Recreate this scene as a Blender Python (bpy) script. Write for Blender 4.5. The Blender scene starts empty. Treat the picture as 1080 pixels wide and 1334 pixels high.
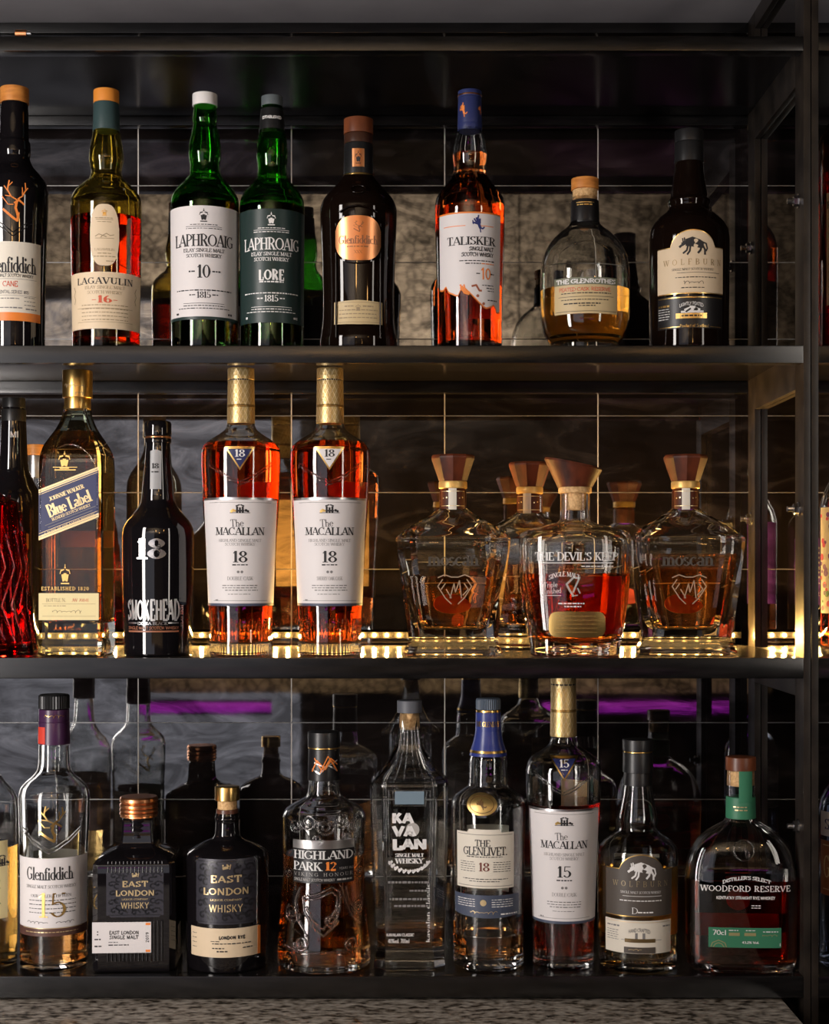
import bpy, bmesh, math, random
from math import pi, sin, cos, sqrt, atan2, radians
from mathutils import Vector
random.seed(7)
SC = bpy.context.scene
C = SC.collection
# ------------------------------------------------------------------ camera
F = 1966.0            # focal length in pixels of the 1080x1334 frame
CAMZ, HOR = 1.43, 745.0   # eye height (m) and image row of the horizon
DF, DR, DT = 1.68, 1.96, 2.0   # distance of the front rails, rear rails and tiled wall
cam = bpy.data.objects.new('camera', bpy.data.cameras.new('camera'))
C.objects.link(cam)
cam.location = (0, 0, CAMZ); cam.rotation_euler = (pi/2, 0, 0)
cam.data.sensor_fit = 'VERTICAL'; cam.data.sensor_height = 24.0
cam.data.lens = F/1334*24.0; cam.data.shift_y = (HOR-667)/1334; cam.data.clip_start = .05
SC.camera = cam
# ------------------------------------------------------------------ world, exposure, lights
w = bpy.data.worlds.new('world'); SC.world = w; w.use_nodes = True
w.node_tree.nodes['Background'].inputs[0].default_value = (.02, .022, .03, 1)
w.node_tree.nodes['Background'].inputs[1].default_value = .2
SC.view_settings.view_transform = 'Standard'; SC.view_settings.look = 'None'
SC.view_settings.exposure = 0.0; SC.view_settings.gamma = 1.0; SC.view_settings.use_curve_mapping = False
cy = SC.cycles
cy.max_bounces = 20; cy.transmission_bounces = 18; cy.glossy_bounces = 8; cy.diffuse_bounces = 3
cy.transparent_max_bounces = 8; cy.blur_glossy = .5; cy.sample_clamp_indirect = 6.0
cy.use_denoising = True
def area(name, loc, tgt, sx, sy, power, col):
    l = bpy.data.lights.new(name, 'AREA'); l.shape = 'RECTANGLE'; l.size = sx; l.size_y = sy
    l.energy = power; l.color = col
    o = bpy.data.objects.new(name, l); C.objects.link(o); o.location = loc
    d = Vector(tgt)-Vector(loc); o.rotation_euler = d.to_track_quat('-Z', 'Y').to_euler()
    return o
area('softbox_key', (-1.22, .50, 1.50), (0.0, 1.75, 1.40), .26, 1.5, 29, (1, .93, .88))
area('softbox_fill', (1.15, .30, 1.75), (.1, 1.75, 1.45), .14, 1.0, 3.5, (1, .90, .80))
area('window_daylight', (-1.55, -1.94, 1.50), (-1.55, 0, 1.50), 2.2, 2.0, 8.5, (.88, .88, 1))
area('frieze_wash', (-.5, -1.35, 2.2), (-.5, -2.0, 2.8), 1.9, .10, 55, (1, .84, .66))
# ------------------------------------------------------------------ materials
MATS = {}
def nodes(m): return m.node_tree.nodes, m.node_tree.links
def mat(name, col=(.5, .5, .5), rough=.5, metal=0., spec=.5, trans=0., ior=1.5, emit=None, es=0., coat=0., vol=None):
    if name in MATS: return MATS[name]
    m = bpy.data.materials.new(name); m.use_nodes = True
    b = m.node_tree.nodes['Principled BSDF']
    b.inputs['Base Color'].default_value = (*col, 1); b.inputs['Roughness'].default_value = rough
    b.inputs['Metallic'].default_value = metal; b.inputs['Specular IOR Level'].default_value = spec
    b.inputs['Transmission Weight'].default_value = trans; b.inputs['IOR'].default_value = ior
    b.inputs['Coat Weight'].default_value = coat
    if emit: b.inputs['Emission Color'].default_value = (*emit, 1); b.inputs['Emission Strength'].default_value = es
    if vol:
        a = m.node_tree.nodes.new('ShaderNodeVolumeAbsorption')
        a.inputs['Color'].default_value = (*vol[0], 1); a.inputs['Density'].default_value = vol[1]
        m.node_tree.links.new(a.outputs[0], m.node_tree.nodes['Material Output'].inputs['Volume'])
    MATS[name] = m
    return m
def noisy(m, scale, lo, hi, stretch=(1, 1, 1), detail=5, dist=0., bump=0.):
    """base colour from object-space noise between lo and hi"""
    n, l = nodes(m); b = n['Principled BSDF']
    tc = n.new('ShaderNodeTexCoord'); mp = n.new('ShaderNodeMapping'); mp.inputs['Scale'].default_value = stretch
    t = n.new('ShaderNodeTexNoise'); t.inputs['Scale'].default_value = scale; t.inputs['Detail'].default_value = detail
    t.inputs['Distortion'].default_value = dist
    r = n.new('ShaderNodeValToRGB'); r.color_ramp.elements[0].color = (*lo, 1); r.color_ramp.elements[1].color = (*hi, 1)
    r.color_ramp.elements[0].position = .35; r.color_ramp.elements[1].position = .65
    l.new(tc.outputs['Object'], mp.inputs[0]); l.new(mp.outputs[0], t.inputs['Vector'])
    l.new(t.outputs['Fac'], r.inputs[0]); l.new(r.outputs[0], b.inputs['Base Color'])
    if bump:
        bp = n.new('ShaderNodeBump'); bp.inputs['Strength'].default_value = bump; bp.inputs['Distance'].default_value = .001
        l.new(t.outputs['Fac'], bp.inputs['Height']); l.new(bp.outputs[0], b.inputs['Normal'])
    return m
GL = lambda n, c, **k: mat(n, c, 0.0, trans=1.0, ior=1.5, **k)
clear = GL('clear_glass', (.96, .97, .96))
emboss = GL('embossed_glass', (.98, .98, .97))
green_gl = GL('green_glass', (.16, .62, .10))
olive_gl = GL('olive_glass', (.78, .66, .22))
jw_gl = GL('pale_green_glass', (.86, .93, .82))
red_gl = GL('red_glass', (.85, .05, .06))
blue_gl = GL('blue_tint_glass', (.62, .70, .86))
black_gl = mat('black_glass', (.006, .005, .006), .04, spec=.7)
brown_gl = mat('dark_brown_glass', (.006, .003, .002), .04, spec=.4)
def liq(name, c, d): return mat(name, (1, 1, 1), 0, trans=1., ior=1.34, vol=(c, d))
amber = liq('amber_whisky', (.96, .64, .12), 34)
gold_l = liq('golden_whisky', (.985, .76, .20), 26)
deep = liq('deep_amber_whisky', (.96, .62, .08), 42)
redl = liq('red_amber_whisky', (.96, .56, .10), 64)
darkl = liq('dark_whisky', (.92, .45, .10), 100)
white_p = mat('white_paper', (.74, .70, .70), .55)
cream_p = mat('cream_paper', (.74, .585, .40), .55)
pale_p = mat('pale_cream_paper', (.74, .68, .58), .55)
tan_p = mat('tan_paper', (.60, .46, .25), .5)
yellow_p = mat('yellow_paper', (.78, .66, .34), .5)
dgreen_p = mat('dark_green_paper', (.012, .03, .028), .4)
sage_p = mat('sage_paper', (.17, .18, .12), .5)
green_p = mat('green_paper', (.035, .19, .10), .5)
navy_p = mat('navy_paper', (.018, .024, .10), .4)
slate_p = mat('slate_blue_paper', (.06, .075, .12), .5)
black_p = mat('black_paper', (.010, .009, .010), .35)
brown_p = mat('grey_brown_paper', (.075, .060, .050), .5)
plum_p = mat('plum_paper', (.06, .02, .06), .4)
pewter_p = mat('pewter_paper', (.042, .040, .052), .38, metal=.3)
red_p = mat('red_paper', (.62, .05, .03), .5)
orange_p = mat('orange_paper', (.80, .22, .03), .45)
purple_p = mat('purple_paper', (.14, .03, .42), .5)
ink = mat('black_ink', (.02, .018, .02), .6)
grey_ink = mat('grey_ink', (.20, .19, .19), .6)
white_ink = mat('white_ink', (.80, .78, .77), .5)
dim_ink = mat('etched_ink', (.42, .40, .38), .6)
red_ink = mat('red_ink', (.62, .10, .05), .5)
orange_ink = mat('orange_ink', (.85, .24, .04), .5)
blue_ink = mat('blue_ink', (.02, .03, .16), .5)
tan_ink = mat('tan_ink', (.34, .25, .15), .6)
gold_f = mat('gold_foil', (.83, .54, .18), .28, metal=1.)
cream_f = mat('cream_foil', (.86, .66, .36), .3, metal=.7)
silver_f = mat('silver_foil', (.72, .70, .70), .3, metal=1.)
copper_f = mat('copper_foil', (.84, .36, .16), .3, metal=1.)
steel = mat('steel', (.62, .62, .63), .25, metal=1.)
wood_o = noisy(mat('orange_wood', rough=.5), 60, (.50, .17, .03), (.70, .28, .06), (1, 1, 4))
wood_b = noisy(mat('brown_wood', rough=.35), 40, (.10, .028, .012), (.24, .07, .025), (1, 1, .3), bump=.15)
wood_d = noisy(mat('dark_stained_wood', rough=.5, spec=.28), 30, (.035, .008, .004), (.13, .028, .010), (2, 2, .5))
cork = noisy(mat('cork', rough=.7), 350, (.50, .28, .11), (.76, .50, .24), bump=.3)
blackc = mat('black_plastic', (.012, .012, .013), .35)
greyc = mat('grey_plastic', (.10, .12, .13), .5)
whitec = mat('white_plastic', (.75, .73, .72), .5)
teal_c = mat('teal_capsule', (.035, .065, .068), .4)
navy_c = mat('navy_capsule', (.025, .035, .13), .38)
blue_c = mat('blue_capsule', (.03, .045, .22), .3)
plum_c = mat('plum_capsule', (.055, .018, .06), .3)
# ------------------------------------------------------------------ mesh helpers
def setp(o, label=None, cat=None, group=None, kind=None):
    for k, v in (('label', label), ('category', cat), ('group', group), ('kind', kind)):
        if v: o[k] = v
    return o
def link(name, bm, m, parent=None, smooth=True, angle=35):
    me = bpy.data.meshes.new(name); bmesh.ops.recalc_face_normals(bm, faces=bm.faces)
    bm.to_mesh(me); bm.free()
    for x in (m if isinstance(m, (list, tuple)) else [m]): me.materials.append(x)
    if smooth:
        me.polygons.foreach_set('use_smooth', [True]*len(me.polygons)); me.set_sharp_from_angle(angle=radians(angle))
    o = bpy.data.objects.new(name, me); C.objects.link(o)
    if parent: o.parent = parent
    return o
def bx(bm, x0, x1, y0, y1, z0, z1, bev=0.):
    b2 = bmesh.new()
    v = [b2.verts.new((x, y, z)) for x in (x0, x1) for y in (y0, y1) for z in (z0, z1)]
    for f in ((0, 1, 3, 2), (4, 6, 7, 5), (0, 4, 5, 1), (2, 3, 7, 6), (0, 2, 6, 4), (1, 5, 7, 3)): b2.faces.new([v[i] for i in f])
    if bev: bmesh.ops.bevel(b2, geom=b2.edges[:], offset=bev, segments=2, affect='EDGES', profile=.7)
    me = bpy.data.meshes.new('tmp'); b2.to_mesh(me); b2.free(); bm.from_mesh(me); bpy.data.meshes.remove(me)
def box(name, m, dims, parent=None, bev=0.):
    bm = bmesh.new(); bx(bm, *dims, bev=bev); return link(name, bm, m, parent)
def cyl(bm, p0, p1, r, n=12):
    p0, p1 = Vector(p0), Vector(p1); d = (p1-p0).normalized()
    u = d.orthogonal().normalized(); v = d.cross(u)
    a = [bm.verts.new(p0+(u*cos(2*pi*i/n)+v*sin(2*pi*i/n))*r) for i in range(n)]
    b = [bm.verts.new(p1+(u*cos(2*pi*i/n)+v*sin(2*pi*i/n))*r) for i in range(n)]
    for i in range(n): bm.faces.new((a[i], a[(i+1) % n], b[(i+1) % n], b[i]))
    bm.faces.new(a[::-1]); bm.faces.new(b)
def tube(bm, pts, r, n=6):
    pts = [Vector(p) for p in pts]; rings = []
    for i, p in enumerate(pts):
        d = (pts[min(i+1, len(pts)-1)]-pts[max(i-1, 0)]).normalized()
        u = d.cross(Vector((0, 1, .01))).normalized(); v = d.cross(u)
        rings.append([bm.verts.new(p+(u*cos(2*pi*k/n)+v*sin(2*pi*k/n))*r) for k in range(n)])
    for a, b in zip(rings, rings[1:]):
        for k in range(n): bm.faces.new((a[k], a[(k+1) % n], b[(k+1) % n], b[k]))
    bm.faces.new(rings[0][::-1]); bm.faces.new(rings[-1])
def cross_pts(kind, p, seg):
    """unit cross-section outline"""
    if kind == 'super':
        out = []
        for i in range(seg):
            t = 2*pi*(i+.5)/seg; c, s = cos(t), sin(t)
            out.append((math.copysign(abs(c)**(2/p), c), math.copysign(abs(s)**(2/p), s)))
        return out
    if kind == 'cham':
        c = 1-p
        return [(c, -1), (1, -c), (1, c), (c, 1), (-c, 1), (-1, c), (-1, -c), (-c, -1)]
    if kind == 'poly':
        return [(cos(2*pi*(i+.5)/p), sin(2*pi*(i+.5)/p)) for i in range(p)]
def loft(secs, cr, name, m, parent=None, angle=35, ribs=None):
    bm = bmesh.new(); rings = []
    n = len(cr)
    for s in secs:
        z, a, b = s[:3]; k = s[3] if len(s) > 3 else 0
        rings.append([bm.verts.new((x*a*(1+(k*(i % 2))), y*b*(1+(k*(i % 2))), z)) for i, (x, y) in enumerate(cr)])
    for r0, r1 in zip(rings, rings[1:]):
        for i in range(n): bm.faces.new((r0[i], r0[(i+1) % n], r1[(i+1) % n], r1[i]))
    bm.faces.new(rings[0][::-1]); bm.faces.new(rings[-1])
    return link(name, bm, m, parent, angle=angle)
def pchip(xs, ys, m=7):
    """dense monotone curve through the points; xs increasing"""
    k = [i for i in range(len(xs)) if i == 0 or xs[i] > xs[i-1]+1e-6]; xs, ys = [xs[i] for i in k], [ys[i] for i in k]
    n = len(xs); h = [xs[i+1]-xs[i] for i in range(n-1)]; dl = [(ys[i+1]-ys[i])/h[i] for i in range(n-1)]
    d = [0.]*n; d[0] = dl[0]; d[-1] = dl[-1]
    for i in range(1, n-1):
        if dl[i-1]*dl[i] > 0:
            w1, w2 = 2*h[i]+h[i-1], h[i]+2*h[i-1]; d[i] = (w1+w2)/(w1/dl[i-1]+w2/dl[i])
    out = []
    for i in range(n-1):
        k = m if h[i] > 2.5 else 1
        for j in range(k):
            t = j/k; t2, t3 = t*t, t*t*t
            out.append((xs[i]+t*h[i], (2*t3-3*t2+1)*ys[i]+(t3-2*t2+t)*h[i]*d[i]+(-2*t3+3*t2)*ys[i+1]+(t3-t2)*h[i]*d[i+1]))
    out.append((xs[-1], ys[-1])); return out
def interp(x, tab):
    if x <= tab[0][0]: return tab[0][1]
    for (a, b), (c, d) in zip(tab, tab[1:]):
        if x <= c: return b+(d-b)*(x-a)/(c-a) if c > a else d
    return tab[-1][1]
# ------------------------------------------------------------------ lettering: glyphs drawn as strokes
# k thick line, n thin line, a arc (cx,cy,rx,ry,deg0,deg1), s serif, d dot; cap height 1
GLY = {
'A': '.72|n.04,0,.36,1|k.36,1,.68,0|n.15,.33,.56,.33|s.04,0|s.68,0', 'B': '.64|k.14,0,.14,1|n.05,1,.36,1|a.36,.76,.19,.24,90,-90|n.14,.52,.38,.52|a.36,.26,.24,.26,90,-90|n.05,0,.38,0',
'C': '.72|a.38,.5,.33,.5,48,312|n.62,.98,.62,.75', 'D': '.74|k.14,0,.14,1|n.05,1,.36,1|a.34,.5,.36,.5,90,-90|n.05,0,.36,0', 'E': '.60|k.14,0,.14,1|n.05,1,.54,1|n.14,.52,.44,.52|n.05,0,.56,0|n.54,1,.54,.8|n.56,0,.56,.22',
'F': '.56|k.14,0,.14,1|n.05,1,.54,1|n.14,.52,.44,.52|n.54,1,.54,.8|s.14,0', 'G': '.76|a.38,.5,.33,.5,48,325|n.62,.98,.62,.78|k.64,.42,.64,.1|n.48,.44,.72,.44', 'H': '.76|k.14,0,.14,1|k.62,0,.62,1|n.14,.52,.62,.52|s.14,0|s.14,1|s.62,0|s.62,1',
'I': '.32|k.16,0,.16,1|s.16,0|s.16,1', 'J': '.46|k.30,.2,.30,1|a.12,.2,.18,.2,0,-150|s.30,1', 'K': '.72|k.14,0,.14,1|n.18,.42,.58,1|k.30,.56,.64,0|s.14,0|s.14,1|s.58,1|s.64,0', 'L': '.58|k.14,0,.14,1|n.05,0,.55,0|n.55,0,.55,.25|s.14,1',
'M': '.90|n.12,0,.12,1|k.14,1,.45,.05|n.45,.05,.76,1|k.77,0,.77,1|s.12,0|s.77,0|s.10,1|s.79,1', 'N': '.78|n.12,0,.12,1|k.12,1,.66,0|n.66,0,.66,1|s.12,0|s.66,1|s.08,1', 'O': '.80|a.40,.5,.35,.5,0,360', 'P': '.60|k.14,0,.14,1|n.05,1,.34,1|a.34,.74,.22,.26,90,-90|n.14,.48,.36,.48|s.14,0',
'Q': '.80|a.40,.5,.35,.5,0,360|n.45,.2,.72,-.15', 'R': '.70|k.14,0,.14,1|n.05,1,.34,1|a.34,.75,.21,.25,90,-90|n.14,.5,.36,.5|k.34,.5,.62,0|s.14,0|s.63,0', 'S': '.56|a.27,.76,.19,.24,30,270|a.28,.26,.21,.26,90,-155|n.46,1,.46,.8|n.06,0,.06,.22', 'T': '.66|k.33,0,.33,1|n.04,1,.62,1|n.04,1,.04,.8|n.62,1,.62,.8|s.33,0',
'U': '.74|k.13,.3,.13,1|a.37,.3,.24,.3,180,360|n.61,.3,.61,1|s.13,1|s.61,1', 'V': '.72|k.04,1,.36,0|n.36,0,.68,1|s.05,1|s.67,1', 'W': '1.02|k.04,1,.28,0|n.28,0,.52,1|k.52,1,.75,0|n.75,0,.98,1|s.05,1|s.52,1|s.97,1', 'X': '.70|k.06,1,.64,0|n.06,0,.64,1|s.06,1|s.64,0|s.06,0|s.64,1', 'Y': '.68|k.04,1,.34,.48|n.34,.48,.64,1|k.34,0,.34,.48|s.05,1|s.63,1|s.34,0', 'Z': '.60|n.06,1,.54,1|k.54,1,.06,0|n.06,0,.56,0',
'0': '.58|a.29,.5,.22,.5,0,360', '1': '.40|k.20,0,.20,1|n.06,.82,.20,.98|s.20,0', '2': '.58|a.28,.72,.20,.28,160,-30|n.45,.58,.07,.04|k.07,.04,.52,.04', '3': '.56|a.27,.75,.19,.25,150,-90|a.27,.26,.22,.26,90,-155', '4': '.60|k.42,0,.42,1|n.42,1,.05,.3|n.05,.3,.56,.3', '5': '.56|n.12,.96,.48,.96|n.12,.96,.10,.52|a.26,.32,.22,.32,125,-150', '6': '.58|a.29,.3,.22,.3,0,360|a.42,.5,.36,.5,100,190', '7': '.54|n.06,.96,.50,.96|k.50,.96,.20,0', '8': '.58|a.29,.76,.18,.24,0,360|a.29,.26,.22,.26,0,360', '9': '.58|a.29,.7,.22,.3,0,360|a.16,.5,.36,.5,-80,10',
'a': '.52|k.40,0,.40,.45|a.24,.42,.16,.2,0,150|a.22,.17,.16,.17,0,360', 'b': '.54|k.12,0,.12,1|a.28,.31,.20,.31,0,360', 'c': '.46|a.26,.31,.20,.31,50,310', 'd': '.54|k.42,0,.42,1|a.26,.31,.20,.31,0,360', 'e': '.48|a.26,.31,.20,.31,0,320|n.08,.34,.44,.34', 'f': '.32|k.14,0,.14,.78|a.26,.78,.12,.2,180,50|n.03,.62,.28,.62|s.14,0', 'g': '.52|a.24,.36,.18,.26,0,360|k.42,.62,.42,-.1|a.24,-.1,.18,.18,0,-150', 'h': '.56|k.12,0,.12,1|a.28,.36,.16,.26,180,0|k.44,0,.44,.4|s.12,0|s.44,0', 'i': '.28|k.14,0,.14,.62|d.14,.84|s.14,0', 'k': '.52|k.12,0,.12,1|n.14,.28,.42,.62|k.22,.36,.46,0',
'l': '.28|k.14,0,.14,1|s.14,0', 'm': '.84|k.12,0,.12,.62|a.26,.38,.14,.24,180,0|k.41,0,.41,.4|a.56,.38,.14,.24,180,0|k.71,0,.71,.4|s.12,0|s.41,0|s.71,0', 'n': '.56|k.12,0,.12,.62|a.28,.36,.16,.26,180,0|k.44,0,.44,.4|s.12,0|s.44,0', 'o': '.52|a.26,.31,.20,.31,0,360', 'p': '.54|k.12,-.35,.12,.62|a.28,.31,.20,.31,0,360', 'r': '.38|k.12,0,.12,.62|a.28,.4,.14,.2,170,50|s.12,0', 's': '.42|a.20,.46,.13,.15,30,270|a.21,.16,.15,.16,90,-155', 't': '.32|k.14,.08,.14,.85|n.03,.62,.28,.62|n.14,.04,.28,.04', 'u': '.56|k.12,.24,.12,.62|a.27,.24,.15,.24,180,360|k.43,0,.43,.62', 'v': '.50|k.05,.62,.25,0|n.25,0,.45,.62', 'w': '.74|k.05,.62,.22,0|n.22,0,.37,.62|k.37,.62,.53,0|n.53,0,.69,.62', 'y': '.50|k.05,.62,.26,.02|n.45,.62,.18,-.3', 'x': '.48|k.06,.62,.42,0|n.06,0,.42,.62', 'z': '.44|n.06,.6,.38,.6|k.38,.6,.06,.02|n.06,.02,.4,.02',
'.': '.22|d.11,.06', ',': '.22|n.12,.08,.06,-.14', "'": '.18|n.09,1,.09,.76', '-': '.40|n.06,.4,.34,.4', '%': '.8|a.2,.76,.14,.22,0,360|a.6,.24,.14,.22,0,360|n.1,0,.7,1', '#': '.6|n.2,0,.28,1|n.38,0,.46,1|n.08,.34,.54,.34|n.08,.68,.54,.68', '&': '.66|a.28,.76,.16,.22,0,360|a.26,.26,.22,.26,20,340|k.16,.68,.6,0', ' ': '.34'}
def seg_quad(x0, y0, x1, y1, w0, w1=None, ext=0.):
    w1 = w0 if w1 is None else w1
    dx, dy = x1-x0, y1-y0; L = sqrt(dx*dx+dy*dy) or 1e-9; dx /= L; dy /= L
    x0 -= dx*ext; y0 -= dy*ext; x1 += dx*ext; y1 += dy*ext
    return [(x0-dy*w0/2, y0+dx*w0/2), (x0+dy*w0/2, y0-dx*w0/2), (x1+dy*w1/2, y1-dx*w1/2), (x1-dy*w1/2, y1+dx*w1/2)]
def disc(x, y, r, n=10): return [(x+r*cos(2*pi*i/n), y+r*sin(2*pi*i/n)) for i in range(n)]
def glyph(ch, T, t, serif):
    p = GLY.get(ch, GLY[' ']).split('|'); out = []
    for s in p[1:]:
        c = s[0]; v = [float(q) for q in s[1:].split(',')]
        if c in 'kn':
            wd = T if c == 'k' else t
            x0, y0, x1, y1 = v; n = max(1, round(sqrt((x1-x0)**2+(y1-y0)**2)*4))
            for i in range(n):
                e0, e1 = i/n, (i+1)/n
                q = seg_quad(x0+(x1-x0)*e0, y0+(y1-y0)*e0, x0+(x1-x0)*e1, y0+(y1-y0)*e1, wd, ext=t*.4 if c == 'n' and n == 1 else 0)
                out.append(q)
        elif c == 'a':
            cx, cy_, rx, ry, a0, a1 = v; n = max(5, int(abs(a1-a0)/24)); pr = None
            pts = []
            for i in range(n+1):
                a = radians(a0+(a1-a0)*i/n); ww = t+(T-t)*cos(a)**2
                pts.append(((cx+(rx+.0)*cos(a)+ww*.5*cos(a), cy_+ry*sin(a)+(ww*.0)*sin(a)), (cx+rx*cos(a)-ww*.5*cos(a), cy_+(ry-ww)*sin(a))))
            for (o0, i0), (o1, i1) in zip(pts, pts[1:]): out.append([o0, o1, i1, i0])
        elif c == 's' and serif: out.append(seg_quad(v[0]-T*.5-.09, v[1]+(t/2 if v[1] < .5 else -t/2), v[0]+T*.5+.09, v[1]+(t/2 if v[1] < .5 else -t/2), t))
        elif c == 'd': out.append(disc(v[0], v[1], T*.6, 8))
    return float(p[0]), out
def text(s, u, v, h, wd=None, st='S', sp=.0, rot=0., bend=0., align=.5):
    """polygons of a line of lettering centred at (u, v) in picture px, v downwards; h = cap height"""
    T, t, sf = {'S': (.17, .065, 1), 'B': (.24, .08, 1), 'L': (.10, .05, 1), 'N': (.13, .12, 0), 'X': (.19, .15, 0), 'H': (.27, .25, 0), 'F': (.08, .07, 0), 'Z': (.15, .09, 1), 'C': (.27, .11, 0)}[st]
    x = 0; polys = []
    for ch in s:
        a, g = glyph(ch, T, t, sf)
        polys += [[(px+x, py) for px, py in q] for q in g]; x += a+sp
    x -= sp
    k = h if wd is None else wd/x
    W = x*k; out = []; cr, sr = cos(rot), sin(rot)
    for q in polys:
        r = []
        for px, py in q:
            X, Y = px*k-W*align, (py-.5)*h
            Y -= bend*X*X
            r.append((u+X*cr-Y*sr, v-(X*sr+Y*cr)))
        out.append(r)
    return out
def rule(u0, u1, v, th, slope=0.):
    n = max(1, int(abs(u1-u0)/4)); out = []
    for i in range(n):
        a, b = u0+(u1-u0)*i/n, u0+(u1-u0)*(i+1)/n
        va, vb = v+slope*(a-u0), v+slope*(b-u0)
        out.append([(a, va-th/2), (a, va+th/2), (b, vb+th/2), (b, vb-th/2)])
    return out
def micro(u0, u1, v, h=1.4, seed=0):
    """a line of print too small to read: short dashes of word length"""
    r = random.Random(int(u0*7+v*13+seed)); x = u0; out = []
    while x < u1-1:
        wl = min(r.uniform(2, 6), u1-x); out += rule(x, x+wl, v, h*r.uniform(.6, .9)); x += wl+1.1
    return out
def block(u0, u1, v0, v1, n, h=1.2): return sum((micro(u0, u1, v0+(v1-v0)*i/max(1, n-1), h, i) for i in range(n)), [])
def strokes(lines, u, v, s, sy=None):
    """emblem from polylines [(w, (x,y), ...)] in a unit box, y up"""
    sy = sy or s; out = []
    for ln in lines:
        wd = ln[0]*s
        P = [(u+x*s, v-y*sy) for x, y in ln[1:]]
        if len(P) == 1: out.append(disc(P[0][0], P[0][1], wd/2)); continue
        for a, b in zip(P, P[1:]):
            n = max(1, int(sqrt((a[0]-b[0])**2+(a[1]-b[1])**2)/5))
            for i in range(n): out.append(seg_quad(a[0]+(b[0]-a[0])*i/n, a[1]+(b[1]-a[1])*i/n, a[0]+(b[0]-a[0])*(i+1)/n, a[1]+(b[1]-a[1])*(i+1)/n, wd, ext=wd*.2))
    return out
STAG = [(0.082, (-.38, -.22), (-.05, -.42), (.12, -.5), (.16, -.3)), (0.088, (.14, -.36), (.06, -.18), (.10, -.02)), (0.068, (.02, -.06), (.18, .02), (.36, -.08)), (0.048, (.1, .02), (-.1, .1), (-.22, .26), (-.16, .5)), (0.034, (-.1, .1), (-.3, .12)), (0.034, (-.2, .22), (-.34, .36)), (0.048, (.14, .04), (.3, .12), (.42, .28), (.40, .46)), (0.034, (.3, .12), (.30, .34)), (0.034, (.4, .24), (.5, .34)), (0.034, (-.18, .36), (-.05, .46)), (0.034, (-.42, .1), (-.2, -.1), (-.02, -.1))]
WOLF = [(.20, (-.22, .12), (-.05, .17), (.16, .10), (.28, .04)), (.17, (-.24, .06), (-.05, .04), (.2, .0), (.30, .0)), (.13, (-.28, .1), (-.38, .05)), (.08, (-.36, .05), (-.48, -.03)), (.04, (-.36, .1), (-.38, .22)), (.04, (-.31, .14), (-.32, .24)), (.06, (-.2, .0), (-.24, -.14), (-.36, -.22)), (.06, (-.12, -.02), (-.14, -.16), (-.22, -.26)), (.07, (.26, -.02), (.22, -.14), (.14, -.22)), (.07, (.3, 0), (.38, -.12), (.38, -.26)), (.05, (.3, .1), (.42, .06), (.46, -.08), (.42, -.16))]
BIRD = [(.2, (-.1, .35), (0, .05), (.12, -.2)), (.12, (-.4, .1), (-.2, .05), (0, 0)), (.1, (-.3, .3), (-.15, .1)), (.12, (.1, .3), (.1, .05)), (.1, (.1, -.2), (.3, -.25), (.42, -.15)), (.08, (.1, -.2), (.15, -.45)), (.1, (0, .5), (-.05, .25)), (.08, (-.4, .2), (-.36, .0))]
CREST = [(.22, (0, .05), (0, -.25)), (.16, (-.2, 0), (-.12, -.3)), (.16, (.2, 0), (.12, -.3)), (.14, (0, .35)), (.10, (-.3, .2), (-.1, .25)), (.10, (.3, .2), (.1, .25)), (.06, (-.38, .05), (-.3, .25)), (.06, (.38, .05), (.3, .25)), (.10, (-.3, -.42), (.3, -.42)), (.05, (0, .35), (0, .5))]
HOUSE = [(.10, (-.14, -.2), (-.14, .1)), (.10, (0, -.2), (0, .05)), (.10, (.14, -.2), (.14, .1)), (.06, (-.2, .14), (-.02, .2)), (.06, (.04, .2), (.2, .14)), (.03, (-.5, -.2), (.5, -.2)), (.14, (.3, -.08)), (.12, (.4, -.12)), (.08, (-.2, -.1), (.2, -.1))]
HOUSE_G = [(.16, (-.34, -.08)), (.14, (-.42, -.12)), (.12, (-.25, -.1))]
def sig(u, v, w, h, seed=0):
    r = random.Random(seed); out = []; P = []; n = max(8, int(w/2)); ph = r.uniform(0, 6)
    for i in range(n*3+1):
        t = i/(n*3); P.append((u-w/2+w*t+1.2*sin(t*n*2.1+ph), v-h*(.30*sin(t*n*2.1+ph+1.2)*(.6+.4*sin(t*7+ph))+.25*(t < .1)*sin(t*31))))
    for p, q in zip(P, P[1:]): out.append(seg_quad(*p, *q, .55, ext=.15))
    return out
SWIRL = []
for _cx, _cy in ((-.22, .42), (.22, .42), (-.24, -.42), (.24, -.42), (-.42, .2), (.42, .2), (-.42, -.2), (.42, -.2), (-.38, .38), (.38, .38), (-.38, -.38), (.38, -.38), (-.4, 0), (.4, 0), (0, -.42)):
    SWIRL.append((.028, *[(_cx+(.10-.012*i)*cos(i*.8), _cy+(.08-.009*i)*sin(i*.8)) for i in range(9)]))
    SWIRL.append((.026, *[(_cx*.78+.05*cos(i*.7+1), _cy*.8+.05*sin(i*.7+1)) for i in range(7)]))
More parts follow.
